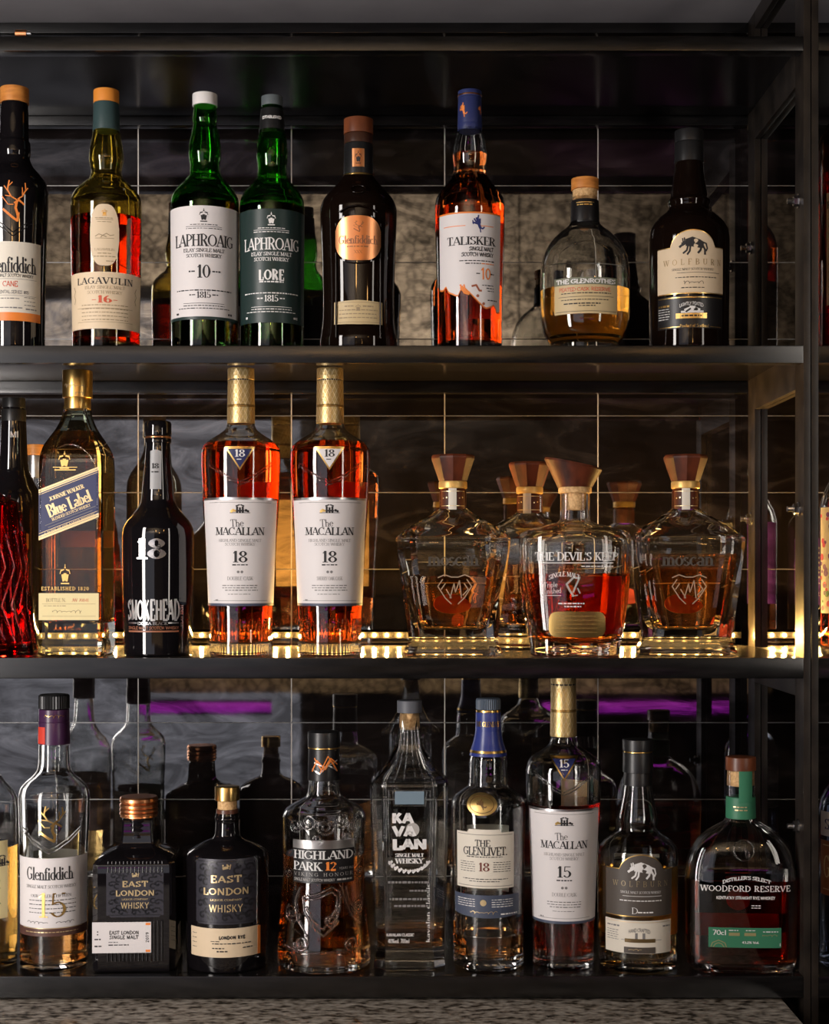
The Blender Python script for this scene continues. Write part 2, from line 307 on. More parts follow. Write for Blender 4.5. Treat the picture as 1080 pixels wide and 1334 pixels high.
# ------------------------------------------------------------------ bottle builder
ROWZ = {1: CAMZ+(HOR-450)*DF/F, 2: CAMZ+(HOR-857)*DF/F, 3: CAMZ+(HOR-1272)*DF/F}
GRP = {1: 'bottles on the top shelf', 2: 'bottles on the middle shelf', 3: 'bottles on the bottom shelf'}
class Bottle:
    def __init__(s, name, label, x, row, r, d=1.735, shape='round', k=1., n=2., face=.75, turn=0., cat='bottle', cham=None, group=None, seg=64):
        s.d, s.row, s.sc, s.shape, s.k, s.seg = d, row, d/F, shape, k, seg
        s.X = (x-540)*s.sc; s.z0 = ROWZ[row]; s.yb = HOR-(s.z0-CAMZ)/s.sc
        s.sf = (d-r*k*s.sc)/F            # metres per px at the front of the body
        o = bpy.data.objects.new(name, None); C.objects.link(o); o.empty_display_size = .05
        o.location = (s.X, d, s.z0+.0002); o.rotation_euler = (0, 0, -atan2(s.X, d)*face+turn)
        s.o = setp(o, label, cat, group or GRP[row]); s.n = n
        s.cr = cross_pts('cham', cham, 8) if cham else cross_pts('super', n, seg)
    def zA(s, y): return CAMZ-(y-HOR)*s.sc-s.z0
    def zF(s, y): return CAMZ-(y-HOR)*s.sf-s.z0
    def zC(s, y): return CAMZ-(y-HOR)*(s.d-18*s.sc)/F-s.z0      # caps: front edge of a neck-sized piece
    def body(s, prof, m, wall=None, base=8., name='glass_body', m_=7, foot=1.5, inner=None, angle=35):
        prof = list(prof); rb = prof[-1][1]
        prof = [p for p in prof if p[0] < s.yb-3.2] + [(s.yb-3, rb), (s.yb-1, rb-foot*.5), (s.yb, rb-foot*1.6)]
        dn = pchip([p[0] for p in prof], [p[1] for p in prof], m_)
        s.tab = [(s.zA(y), r*s.sc) for y, r in dn][::-1]      # bottom to top
        secs = [(z, a, a*s.k) for z, a in s.tab]
        if wall:
            t = wall*s.sc
            if inner: inn = [(s.zA(y), r*s.sc) for y, r in pchip([p[0] for p in inner], [p[1] for p in inner], m_)][::-1]
            else:
                inn = []
                for i, (z, a) in enumerate(s.tab):
                    z0, a0 = s.tab[max(i-1, 0)]; z1, a1 = s.tab[min(i+1, len(s.tab)-1)]
                    L = sqrt((z1-z0)**2+(a1-a0)**2) or 1; nz, na = (a1-a0)/L, -(z1-z0)/L
                    zz, aa = z+nz*t, a+na*t
                    if zz > base*s.sc and aa > t*.6 and zz <= s.tab[-1][0]: inn.append((zz, aa))
                inn.sort()
                zb = base*s.sc; ab = inn[0][1]
                inn = [(zb, ab*.80), (zb+.8*s.sc, ab*.94), (zb+2.6*s.sc, ab)] + [q for q in inn if q[0] > zb+3*s.sc]
            s.inn = inn
            kk = lambda a: max(a*s.k, a*s.k)
            secs += [(z, a, a*s.k) for z, a in inn[::-1]]
        s.body_o = loft(secs, s.cr, name, m, s.o, angle)
        return s.body_o
    def liquid(s, level, m, ov=.5, name='whisky'):
        zt = s.zF(level) if s.row == 1 and level > 230 else s.zA(level); e = ov*s.sc
        secs = [(s.inn[0][0]-e, s.inn[0][1]+e*.3, (s.inn[0][1]+e*.3)*s.k)]
        secs += [(z, a+e, (a+e)*s.k) for z, a in s.inn[1:] if z < zt-.0002]
        a = interp(zt, s.inn)+e; secs.append((zt, a, a*s.k))
        return loft(secs, s.cr, name, m, s.o)
    def cap(s, y0, y1, r, m, name='cap', r2=None, ribs=0, e=.9, ylow=None, cr=None, angle=35):
        """turned piece between picture rows y0 (top) and y1; r at the bottom, r2 at the top"""
        r2 = r if r2 is None else r2
        P = [(y1, r-e*.4), (y1-e*.4, r), (y0+e, r2), (y0+e*.3, r2-e*.3), (y0, r2-e)]
        if ribs:
            P = [(y1, r-.5, 0), (y1-.6, r, .05), (y0+2, r2, .05), (y0+.5, r2-.4, 0), (y0, r2-1.2, 0)]
            return loft([(s.zC(y), a*s.sc, a*s.sc, k) for y, a, k in P], cross_pts('super', 2, ribs*2), name, m, s.o, 20)
        return loft([(s.zC(y), a*s.sc, a*s.sc) for y, a in P], cr or cross_pts('super', 2, 40), name, m, s.o, angle)
    def turned(s, prof, m, name, cr=None, smooth=True, angle=35):
        dn = pchip([p[0] for p in prof], [p[1] for p in prof]) if smooth else prof
        return loft([(s.zC(y), a*s.sc, a*s.sc) for y, a in dn[::-1]], cr or cross_pts('super', 2, 40), name, m, s.o, angle)
    def P(s, u, v, off, back=False, tab=None, sf=None):
        tab = tab or s.tab; sf = s.sf if len(tab) != 2 else (s.d-tab[0][1])/F     # two-entry tab: a neck piece
        z = CAMZ-(v-HOR)*sf-s.z0; um = u*sf
        a = interp(z, tab)
        if s.shape == 'round':
            th = um/max(a, .004)+(pi if back else 0); R = a+off
            return (sin(th)*R, -cos(th)*R, z)
        b = a*s.k
        if s.shape == 'oval':
            q = min(.999, abs(um)/a); b *= (1-q**s.n)**(1/s.n)
        y = -(b+off)
        return (-um, -y, z) if back else (um, y, z)
    def panel(s, u0, u1, v0, v1, m, name='label', top=None, bot=None, off=.35, back=False, parent=None, th=.3, nu=None, label=None, nv=None):
        """paper or foil wrapped on the body; top/bot give the edge row at u (picture px)"""
        bm = bmesh.new(); nu = nu or max(2, int((u1-u0)/2.2)); rows = []
        top = top or (lambda u: v0); bot = bot or (lambda u: v1)
        nv = nv or max(2, int((v1-v0)/7)); lay = []
        for o_ in (off, off-th):
            g = []
            for i in range(nu+1):
                u = u0+(u1-u0)*i/nu; a, b = top(u), bot(u)
                g.append([bm.verts.new(s.P(u, a+(b-a)*j/nv, o_*s.sc, back)) for j in range(nv+1)])
            lay.append(g)
        for g in lay:
            for i in range(nu):
                for j in range(nv): bm.faces.new((g[i][j], g[i+1][j], g[i+1][j+1], g[i][j+1]))
        A, B = lay
        for i in range(nu):
            bm.faces.new((A[i][0], B[i][0], B[i+1][0], A[i+1][0])); bm.faces.new((A[i][nv], A[i+1][nv], B[i+1][nv], B[i][nv]))
        for j in range(nv):
            bm.faces.new((A[0][j], A[0][j+1], B[0][j+1], B[0][j])); bm.faces.new((A[nu][j], B[nu][j], B[nu][j+1], A[nu][j+1]))
        o = link(name, bm, m, parent or s.o, angle=50)
        if label: o['label'] = label
        return o
    def ink(s, polys, m, parent=None, name='lettering', off=.62, back=False):
        bm = bmesh.new()
        for q in polys:
            vs = [bm.verts.new(s.P(u, v, off*s.sc, back)) for u, v in q]
            bm.faces.new(vs)
        return link(name, bm, m, parent or s.o, smooth=False)
    def ridge(s, lines, r, m=None, name='embossing', off=.2, parent=None):
        bm = bmesh.new()
        for ln in lines: tube(bm, [s.P(u, v, off*s.sc) for u, v in ln], r*s.sc)
        return link(name, bm, m or emboss, parent or s.o, angle=80)
# ------------------------------------------------------------------ the room
def tile_material():
    m = mat('dark_marble_tile', (.02, .02, .025), .05, ior=2.25); n, l = nodes(m); b = n['Principled BSDF']
    g = n.new('ShaderNodeNewGeometry'); sp = n.new('ShaderNodeSeparateXYZ'); l.new(g.outputs['Position'], sp.inputs[0])
    def M(op, a, v=None):
        q = n.new('ShaderNodeMath'); q.operation = op
        for i, x in enumerate((a, v)):
            if x is None: continue
            if hasattr(x, 'is_output'): l.new(x, q.inputs[i])
            else: q.inputs[i].default_value = x
        return q.outputs[0]
    def cell(o, x0, p): return M('DIVIDE', M('SUBTRACT', o, x0), p)
    cx, cz = cell(sp.outputs['X'], -.3662, .2031), cell(sp.outputs['Z'], 1.9417, .10165)
    def edge(c, wd): return M('LESS_THAN', M('ABSOLUTE', M('SUBTRACT', M('FRACT', M('ADD', c, .5)), .5)), wd)
    gv, gh = edge(cx, .0037), edge(cz, .0062)
    cmb = n.new('ShaderNodeCombineXYZ'); l.new(M('FLOOR', cx), cmb.inputs[0]); l.new(M('FLOOR', cz), cmb.inputs[1])
    wn = n.new('ShaderNodeTexWhiteNoise'); wn.noise_dimensions = '3D'; l.new(cmb.outputs[0], wn.inputs['Vector'])
    sc = n.new('ShaderNodeVectorMath'); sc.operation = 'SCALE'; sc.inputs['Scale'].default_value = 7; l.new(wn.outputs['Color'], sc.inputs[0])
    ad = n.new('ShaderNodeVectorMath'); ad.operation = 'ADD'; l.new(g.outputs['Position'], ad.inputs[0]); l.new(sc.outputs[0], ad.inputs[1])
    mp = n.new('ShaderNodeMapping'); mp.inputs['Scale'].default_value = (1, 1, 2.6); mp.inputs['Rotation'].default_value = (0, .35, 0); l.new(ad.outputs[0], mp.inputs[0])
    t = n.new('ShaderNodeTexNoise'); t.inputs['Scale'].default_value = 9; t.inputs['Detail'].default_value = 8; t.inputs['Distortion'].default_value = 1.6; t.inputs['Roughness'].default_value = .62; l.new(mp.outputs[0], t.inputs['Vector'])
    r = n.new('ShaderNodeValToRGB'); e = r.color_ramp.elements
    e[0].position = .38; e[0].color = (.008, .006, .0055, 1); e[1].position = .70; e[1].color = (.042, .034, .034, 1)
    x = r.color_ramp.elements.new(.55); x.color = (.012, .009, .009, 1)
    l.new(t.outputs['Fac'], r.inputs[0])
    mx = n.new('ShaderNodeMix'); mx.data_type = 'RGBA'; l.new(gv, mx.inputs[0]); l.new(r.outputs[0], mx.inputs[6]); mx.inputs[7].default_value = (.62, .56, .50, 1)
    m2 = n.new('ShaderNodeMix'); m2.data_type = 'RGBA'; l.new(gh, m2.inputs[0]); l.new(mx.outputs[2], m2.inputs[6]); m2.inputs[7].default_value = (.13, .12, .11, 1)
    l.new(m2.outputs[2], b.inputs['Base Color'])
    rr = M('ADD', M('MULTIPLY', M('MAXIMUM', gv, gh), .5), M('MULTIPLY', t.outputs['Fac'], .05)); l.new(rr, b.inputs['Roughness'])
    mr = n.new('ShaderNodeMapRange'); mr.inputs['From Min'].default_value = .38; mr.inputs['From Max'].default_value = .66; mr.inputs['To Min'].default_value = .26; mr.inputs['To Max'].default_value = .80
    l.new(t.outputs['Fac'], mr.inputs['Value']); l.new(mr.outputs[0], b.inputs['Specular IOR Level'])
    bp = n.new('ShaderNodeBump'); bp.inputs['Strength'].default_value = .006; bp.inputs['Distance'].default_value = .002
    l.new(t.outputs['Fac'], bp.inputs['Height']); l.new(bp.outputs[0], b.inputs['Normal'])
    return m
def stone_material():
    m = mat('crazed_stone', (.3, .25, .2), .6); n, l = nodes(m); b = n['Principled BSDF']
    g = n.new('ShaderNodeNewGeometry')
    v = n.new('ShaderNodeTexVoronoi'); v.feature = 'DISTANCE_TO_EDGE'; v.inputs['Scale'].default_value = 27
    t = n.new('ShaderNodeTexNoise'); t.inputs['Scale'].default_value = 18
    mxv = n.new('ShaderNodeMix'); mxv.data_type = 'VECTOR'; mxv.inputs[0].default_value = .012
    l.new(g.outputs['Position'], t.inputs['Vector']); l.new(g.outputs['Position'], mxv.inputs[4]); l.new(t.outputs['Color'], mxv.inputs[5])
    l.new(mxv.outputs[1], v.inputs['Vector'])
    r = n.new('ShaderNodeValToRGB'); e = r.color_ramp.elements
    e[0].color = (.05, .04, .035, 1); e[1].position = .14; e[1].color = (.46, .39, .31, 1); l.new(v.outputs['Distance'], r.inputs[0])
    l.new(r.outputs[0], b.inputs['Base Color']); return m
def granite_material():
    m = mat('speckled_granite', (.3, .27, .24), .35); n, l = nodes(m); b = n['Principled BSDF']
    tc = n.new('ShaderNodeTexCoord'); a = n.new('ShaderNodeTexNoise'); a.inputs['Scale'].default_value = 160; a.inputs['Detail'].default_value = 6
    mp = n.new('ShaderNodeMapping'); mp.inputs['Scale'].default_value = (.55, 1, 1)
    l.new(tc.outputs['Object'], mp.inputs[0]); l.new(mp.outputs[0], a.inputs['Vector'])
    r = n.new('ShaderNodeValToRGB'); e = r.color_ramp.elements
    e[0].position = .36; e[0].color = (.03, .022, .015, 1); e[1].position = .66; e[1].color = (.52, .47, .41, 1)
    x = e.new(.45); x.color = (.22, .185, .15, 1)
    l.new(a.outputs['Fac'], r.inputs[0]); l.new(r.outputs[0], b.inputs['Base Color']); return m
tile_m, stone_m, granite_m = tile_material(), stone_material(), granite_material()
dark_wall = mat('dark_paint', (.010, .009, .009), .6, spec=.2)
steel_b = noisy(mat('black_steel', rough=.20, spec=.6), 25, (.003, .003, .003), (.010, .009, .009), (1, 6, 6), bump=.05)
steel_i = noisy(mat('worn_steel', rough=.35, spec=.35), 30, (.012, .0095, .008), (.030, .023, .018), bump=.05)
shelf_m = mat('gloss_black_shelf', (.006, .005, .005), .18, spec=.45)
shelf_lit = mat('led_lit_black_shelf', (.034, .027, .023), .20, spec=.5)  # black shelf again, LED strip's glow put into a lighter, browner base colour
soffit_m = noisy(mat('grey_soffit', rough=.5), 12, (.56, .53, .57), (.64, .61, .65))
def struct(name, m, dims): return setp(box(name, m, dims), kind='structure')
struct('wall_back', tile_m, (-3, 3, DT, DT+.12, 0, 3.2))
struct('trim_1', stone_m, (-3, 3, -2.0, -1.985, 2.28, 3.2))
struct('trim_2', stone_m, (-1.08, 1.4, -2.0, -1.92, .955, 1.09))
struct('wall_front', dark_wall, (-3, 3, -2.12, -2.0, 0, 3.2))
struct('wall_left', dark_wall, (-3.12, -3, -2, 2, 0, 3.2))
struct('wall_right', dark_wall, (3, 3.12, -2, 2, 0, 3.2))
struct('floor', noisy(mat('dark_floor', rough=.4), 5, (.02, .016, .013), (.05, .04, .03)), (-3, 3, -2, 2, -.1, 0))
struct('ceiling', dark_wall, (-3, 3, -2, 2, 3.2, 3.3))
bm = bmesh.new()
for d in ((-2.7, -.4, -2, -1.95, .45, .5), (-2.7, -.4, -2, -1.95, 2.5, 2.55), (-2.7, -2.65, -2, -1.95, .5, 2.5), (-.45, -.4, -2, -1.95, .5, 2.5)): bx(bm, *d)
setp(link('window_1', bm, dark_wall), kind='structure')
neon = mat('purple_neon', (.2, .01, .2), emit=(.62, .03, .72), es=1.3)
for i, (a, b_) in enumerate(((-1.05, -.56), (.50, 1.32))):
    o = setp(bpy.data.objects.new('neon_tube_light', None), ('short', 'long')[i]+' purple neon tube on the stone wall opposite, seen mirrored in tiles on the '+('left', 'right')[i], 'light', 'purple neon tubes')
    C.objects.link(o); o.location = ((a+b_)/2, -1.90, .9)
    bm = bmesh.new(); cyl(bm, (-(b_-a)/2, 0, 0), ((b_-a)/2, 0, 0), .02, 16); link('tube', bm, neon, o)
    bm = bmesh.new(); bx(bm, -(b_-a)/2, (b_-a)/2, -.02, -.012, -.03, .03); link('backplate', bm, dark_wall, o)
area('ledge_wash', (.1, -1.62, 1.30), (.1, -1.95, 1.0), 2.4, .05, 9, (1, .72, .42))
# pendant bulbs in the room, mirrored as small warm points
bulb_m = mat('warm_bulb', (1, .8, .5), emit=(1, .52, .17), es=42)
for i, (x, y, z) in enumerate(((-.18, -.7, 2.12), (.34, -.9, 2.05), (.95, -.6, 2.2))):
    o = setp(bpy.data.objects.new('pendant_lamp', None), ('left', 'middle', 'right')[i]+' bare warm bulb hanging from the ceiling opposite the shelves', 'lamp', 'pendant bulbs')
    C.objects.link(o); o.location = (x, y, z)
    b2 = bmesh.new(); bmesh.ops.create_uvsphere(b2, u_segments=16, v_segments=10, radius=.034); link('bulb', b2, bulb_m, o)
    b2 = bmesh.new(); cyl(b2, (0, 0, .03), (0, 0, .09), .018); link('socket', b2, blackc, o)
    b2 = bmesh.new(); cyl(b2, (0, 0, .09), (0, 0, 3.2-z), .003, 8); link('cord', b2, blackc, o)
# ------------------------------------------------------------------ bar counter under the rack
o = setp(bpy.data.objects.new('bar_counter', None), 'speckled grey granite bar counter under the bottom shelf', 'counter'); C.objects.link(o); o.location = (-.4, 1.5, 0)
box('counter_top', granite_m, (-.345, .812, -.42, .49, .905, .9525), o, bev=.006)
box('cabinet_base', dark_wall, (-.34, .80, -.36, .49, 0, .905), o)
# ------------------------------------------------------------------ steel racks
def zr(y): return CAMZ+(HOR-y)*DF/F
SH = [(-95, -74), (47, 66), (450, 473), (857, 884), (1272, 1300)]
def rack(name, label, x0, x1, bolts=True):
    o = setp(bpy.data.objects.new(name, None), label, 'shelving', 'black steel shelving racks'); C.objects.link(o); o.location = (x0, DF, 0)
    t, W = .0078, .038
    X0, X1 = 0, x1-x0
    for i, (a, b) in enumerate(SH):
        za, zb = zr(a), zr(b)
        p = box('shelf', (soffit_m, shelf_m, shelf_m, shelf_lit, shelf_m)[i], (X0+t, X1-t, .02, DT-DF-.004, za-.004, za), o)
        box('front_rail', steel_b, (X0+t, X1-t, 0, .02, zb, za), p, bev=.0015)
        box('rear_rail', steel_b, (X0+t, X1-t, DR-DF, DR-DF+.018, zb, za-.0042), p, bev=.0015)
    for xa in (X0, X1-t):
        for ya in (0, DR-DF-W): box('upright', steel_i, (xa, xa+t, ya, ya+W, 0, 2.4), o, bev=.001)
        for i, (a, b) in enumerate(SH):
            z = zr(a); box('side_rail', steel_i, (xa, xa+t, W, DR-DF-W, z-(.026 if i == 0 else .045), z), o, bev=.001)
        if bolts:
            for (yy, d, lx) in ((262, 1.70, 0), (323, 1.942, 0), (663, 1.70, 0), (676, 1.942, 0), (1076, 1.70, 0)):
                s = 1 if xa == X0 else -1; xb = xa+t if xa == X0 else xa
                z = CAMZ+(HOR-yy)*d/F; bm = bmesh.new()
                cyl(bm, (xb, d-DF, z), (xb+s*.0016, d-DF, z), .0082, 20); cyl(bm, (xb+s*.0016, d-DF, z), (xb+s*.0066, d-DF, z), .0062, 6)
                cyl(bm, (xb+s*.0066, d-DF, z), (xb+s*.0135, d-DF, z), .0033, 10)
                link('bolt', bm, steel, o, angle=30)
    return o
XR = (1047-540)*DF/F
rack('shelving_rack', 'tall black steel shelving rack carrying the three rows of bottles', -.76, XR+.0078)
rack('shelving_rack', 'neighbouring black steel rack, cut off at the right edge', XR+.0088, XR+.9, False)
# ------------------------------------------------------------------ LED strips at the back of the middle shelf
led_m = mat('warm_led', (1, .8, .4), emit=(1, .58, .16), es=2600)
tape_m = mat('led_tape', (.004, .003, .002), .7, spec=.1)
zs = ROWZ[2]
for nm, xa, n in (('warm yellow LED strip light along the back of the middle shelf', -.70, 70), ('LED strip light on the neighbouring rack behind the right post', XR+.022, 24)):
    o = setp(bpy.data.objects.new('led_strip_light', None), nm, 'light', 'LED strip lights'); C.objects.link(o); o.location = (xa, DR-.0035, zs+.0002)
    box('tape', tape_m, (0, n*.016+.004, 0, .003, .0095, .0175), o)
    proto = box('diode', led_m, (-.0015, .0015, -.0024, 0, -.0015, .0015), o); proto.location = (.008, 0, .0135)
    for k in range(1, n):
        q = proto.copy(); C.objects.link(q); q.parent = o; q.location = (.008+k*.016, 0, .0135)
# small copper stub lying on the top shelf
o = setp(bpy.data.objects.new('copper_pipe_stub', None), 'tiny copper pipe stub lying on the topmost shelf near the upper left corner', 'pipe'); C.objects.link(o); o.location = ((30-540)*1.684/F, 1.684, zr(47)+.0042)
bm = bmesh.new(); cyl(bm, (-.008, 0, 0), (.004, 0, 0), .0042, 16); link('pipe', bm, copper_f, o)
bm = bmesh.new(); cyl(bm, (.004, 0, 0), (.009, 0, 0), .0028, 16); link('pipe_end', bm, steel, o)
# ================================================================== top shelf bottles
def glass_neck_ring(b, y, r, th, m): return b.turned([(y-th, r-1.2), (y-th*.5, r), (y+th*.5, r), (y+th, r-1.2)], m, 'neck_ring')
# black bottle with an orange stag, cut by the left edge
b = Bottle('whisky_bottle', 'black whisky bottle with orange stag and orange-striped label, leftmost on the top shelf', 19, 1, 43, turn=.02)
b.body([(131, 16), (140, 17.3), (150, 17.6), (183, 18.2), (187, 20), (200, 20.5), (206, 19.5), (216, 23), (228, 33), (240, 41), (255, 43.3), (275, 42.8), (330, 40.8), (400, 39), (440, 38.6)], black_gl)
b.cap(110, 130, 18.3, wood_o, 'stopper'); b.cap(129.6, 134, 15.8, mat('green_rim', (.10, .5, .05), .2), 'neck_rim')
p = b.panel(-62, 40, 314, 416, pale_p); b.panel(-62, 40, 406, 417, orange_p, 'label_stripe', off=.5, parent=p, label='orange stripe along the label bottom')
b.ink(text('Glenfiddich', -2, 344, 21, 66, 'S')+text('SINGLE MALT SCOTCH WHISKY', -4, 358, 4.2, 62, 'N'), ink, p)
b.ink(text('CANE', -4, 369, 7, 19, 'N'), red_ink, p)
b.ink(text('EXPERIMENTAL SERIES #05', -8, 379.5, 4.2, 56, 'N')+micro(-24, 8, 388, 1.6)+rule(-32, 32, 362.5, .5)+rule(-32, 32, 384, .4)+block(14, 30, 386, 396, 3)+micro(-26, 12, 400, 2)+micro(16, 32, 401, 2.2), grey_ink, p)
b.ink(strokes(STAG, 1, 261, 36, 52), orange_ink)
b.ridge([[(-26, 288), (-12, 298), (0, 307), (12, 298), (26, 288)], [(-26, 283), (-12, 293), (0, 302), (12, 293), (26, 283)]], .8, black_gl)
# olive glass bottle, cream 16 label
b = Bottle('whisky_bottle', 'olive glass whisky bottle with orange cap, cream oval badge and cream 16 label', 138.5, 1, 45)
b.body([(160, 13.5), (168, 16.2), (180, 18.5), (196, 21.3), (208, 22.2), (218, 20.5), (226, 19.4), (232, 21.5), (242, 32), (252, 41), (262, 45), (275, 45.6), (330, 45), (438, 43.2)], olive_gl, 2.6)
b.liquid(276, darkl)
b.cap(113, 130, 16.5, mat('orange_cap', (.72, .25, .03), .55)); b.cap(130, 166.5, 17.4, teal_c, 'capsule', 16.4)
op = lambda u: 306-40*max(0, 1-(abs(u)/19.3)**3.2)**.5; ob = lambda u: 306+40*max(0, 1-(abs(u)/19.3)**3.2)**.5
p = b.panel(-19, 19, 267, 346, cream_p, 'oval_label', top=op, bot=ob, nu=26)
b.ink(rule(-11, 11, 286, .7)+micro(-12, 12, 284, 1.3)+micro(-9, 9, 289, 1.2)+text('LAGAVULIN', 0, 325, 3, 26, 'L')+micro(-9, 9, 330, 1.5)+micro(-14, 14, 334, 1.5)+micro(2, 12, 340, 1.5), tan_ink, p)
b.ink(strokes(CREST, 0, 277, 9), gold_f, p); b.ink(strokes([(.04, (-.5, 0), (-.3, .12), (-.1, .05), (.1, .16), (.3, .05), (.5, .1)), (.03, (-.5, -.1), (.5, -.1)), (.05, (-.2, -.05), (-.1, .05), (.1, -.02))], 0, 308, 24), tan_ink, p)
p = b.panel(-64, 64, 354, 428, cream_p)
b.ink(text('LAGAVULIN', 0, 365.5, 8.4, 80, 'S', sp=.12), ink, p); b.ink(text('-16-', 0, 389.5, 9.5, 34, 'B', sp=.1), red_ink, p)
b.ink(text('ISLAY SINGLE MALT', 0, 374, 4, 54, 'L')+text('SCOTCH WHISKY', 0, 380.5, 4, 46, 'L')+block(-32, 32, 397, 416, 5, 1.3)+rule(-40, 40, 401, .5)+rule(-40, 40, 419, .5)+strokes([(.05, (-.1, .5), (.05, .25), (-.1, 0), (.05, -.25), (-.05, -.5))], -46, 383, 22)+strokes([(.05, (.1, .5), (-.05, .25), (.1, 0), (-.05, -.25), (.05, -.5))], 46, 383, 22), tan_ink, p)
b.panel(-34, 34, 350, 428, cream_p, 'back_label', back=True)
# the pair of green bottles
def green_pair(x, r, label, paper, inkm, prof, lore):
    b = Bottle('whisky_bottle', label, x, 1, r)
    b.body(prof, green_gl, 2.6); b.liquid(262 if lore else 258, darkl)
    t0, t1 = (272, 420) if lore else (268, 414)
    p = b.panel(-62, 62, t0, t1, paper)
    if not lore: b.panel(-62, 62, 412.2, 416, dgreen_p, 'label_stripe', off=.5, parent=p)
    y = 4.5 if lore else 0
    P = text('LAPHROAIG', 0, 313+y, 15.5, 2*r*.97, 'S')+text('ISLAY SINGLE MALT', 0, 326+y, 4.6, 56, 'Z')+text('SCOTCH WHISKY', 0, 333+y, 4.6, 47, 'Z')
    P += strokes(CREST, 0, 281+y, 14, 18)+rule(-24, 24, 295+y, .6)+micro(-18, 18, 292.5+y, 1.3)+micro(-24, 24, 297.5+y, 1.2)
    P += micro(-40, 40, 378+y*.8, 1.9)+text('1815', 0, 384+y, 8.4, 18, 'S')+micro(-19, -11, 384+y, 2)+micro(11, 19, 384+y, 2)+rule(-28, 28, 395+y, .6)+micro(-28, 28, 398+y, 1.4)+micro(-36, 36, 401.5+y, 1.4)
    if lore: P += text('LORE', 0, 358, 13.5, 33, 'C', sp=.12)+micro(-16, 16, 367, 2.4)+micro(-38, -33, 413, 4)+micro(31, 38, 413, 4)
    else: P += text('10', 0, 353.5, 17, 17, 'S')+micro(-20, -11, 353.5, 2.4)+micro(11, 22, 353.5, 2.4)+micro(-41, -36, 408, 3)+micro(34, 41, 408, 3)
    b.ink(P, inkm, p); b.panel(-34, 34, 290, 400, paper, 'back_label', back=True)
    return b
b = green_pair(267, 44, 'green glass whisky bottle with white cap and white 10 label', white_p, ink, [(125, 13.5), (134, 14.5), (152, 15.6), (157, 16.4), (162, 15.2), (172, 17), (190, 20.5), (202, 21.2), (216, 19.4), (226, 19.8), (236, 26), (248, 37), (260, 43.3), (272, 44.6), (330, 44.2), (438, 43.4)], False)
b.cap(118, 133.5, 16.2, whitec)
b = green_pair(354.5, 42, 'green glass whisky bottle with black capsule and dark green label', dgreen_p, white_ink, [(128, 12.5), (136, 13.5), (160, 14.5), (170, 16.4), (186, 19.4), (204, 20.4), (220, 18.8), (232, 20), (242, 28), (254, 37.5), (265, 41.6), (278, 42.2), (330, 41.8), (438, 41)], True)
b.cap(121, 134, 14, greyc); b.cap(138, 171, 17, blackc, 'capsule', 14.9)
b.tab2 = [(0, 15.6*b.sc), (1, 15.6*b.sc)]
_t = b.tab; b.tab = [(b.zC(171), 17*b.sc), (b.zC(138), 15*b.sc)]
b.ink(text('ESTABLISHED', 0, 152, 3.6, 27, 'X'), white_ink); b.tab = _t
# dark brown bottle with the copper badge
b = Bottle('whisky_bottle', 'dark brown broad-shouldered whisky bottle with copper badge and small tan label', 467, 1, 50, n=2.15, k=.92)
b.body([(176, 16), (186, 18), (224, 18.6), (230, 19.8), (240, 27), (252, 38), (264, 46.6), (276, 50), (292, 49.6), (340, 47.8), (390, 46.6), (415, 46.8), (436, 49), (446, 50.4)], brown_gl)
b.cap(151, 171, 19.2, wood_b, 'stopper'); b.cap(171.6, 184, 18.8, mat('brown_capsule', (.05, .02, .012), .3), 'capsule'); b.cap(184, 226, 19.6, blackc, 'neck_sleeve', 18.6); b.cap(224.5, 227, 20.1, gold_f, 'gold_ring')
_t = b.tab; b.tab = [(b.zC(226), 19.8*b.sc), (b.zC(184), 18.8*b.sc)]; _n = b.shape; 
p = b.panel(-8, 8, 193, 217, copper_f, 'neck_badge'); b.ink(strokes(CREST, 0, 205, 10, 18), ink, p); b.tab = _t
tp = lambda u: 311-29*max(0, 1-(abs(u)/31)**3)**.45; bt = lambda u: 311+29*max(0, 1-(abs(u)/31)**3)**.45
b.panel(-32, 32, 280, 342, brown_gl, 'badge_frame', top=lambda u: tp(u*.94)-2.4, bot=lambda u: bt(u*.94)+2.6, off=1.6, th=1.6)
p = b.panel(-30, 30, 281, 341, copper_f, 'copper_badge', top=tp, bot=bt, off=2.4, th=2)
b.ink(text('Glenfiddich', 0, 313, 11, 50, 'S')+strokes(STAG, 0, 296, 14)+micro(-14, 14, 322, 1.5)+text('XXX', 0, 329, 4, 10, 'L'), mat('copper_shade_ink', (.30, .12, .06), .5), p, off=2.7)
b.ridge([[(-31, 333), (-30.5, 440)], [(31, 333), (30.5, 440)], [(-31, 290), (-31, 333)], [(31, 290), (31, 333)], [(-26, 276), (-14, 270), (0, 268), (14, 270), (26, 276)]], 1.0, brown_gl)
b.ridge([[(10*cos(i*pi/8), 245+6*sin(i*pi/8)) for i in range(17)]], .8, brown_gl)
p = b.panel(-34, 34, 391, 423, tan_p, top=lambda u: 391+abs(u)*.05, bot=lambda u: 423-abs(u)*.03)
b.ink(rule(-32, 32, 394, .6)+rule(-32, 32, 420, .6)+micro(-18, -4, 399, 2)+micro(6, 20, 399, 2)+block(-26, 26, 404, 414, 3, 1.8)+strokes(CREST, 0, 401, 9), tan_ink, p)
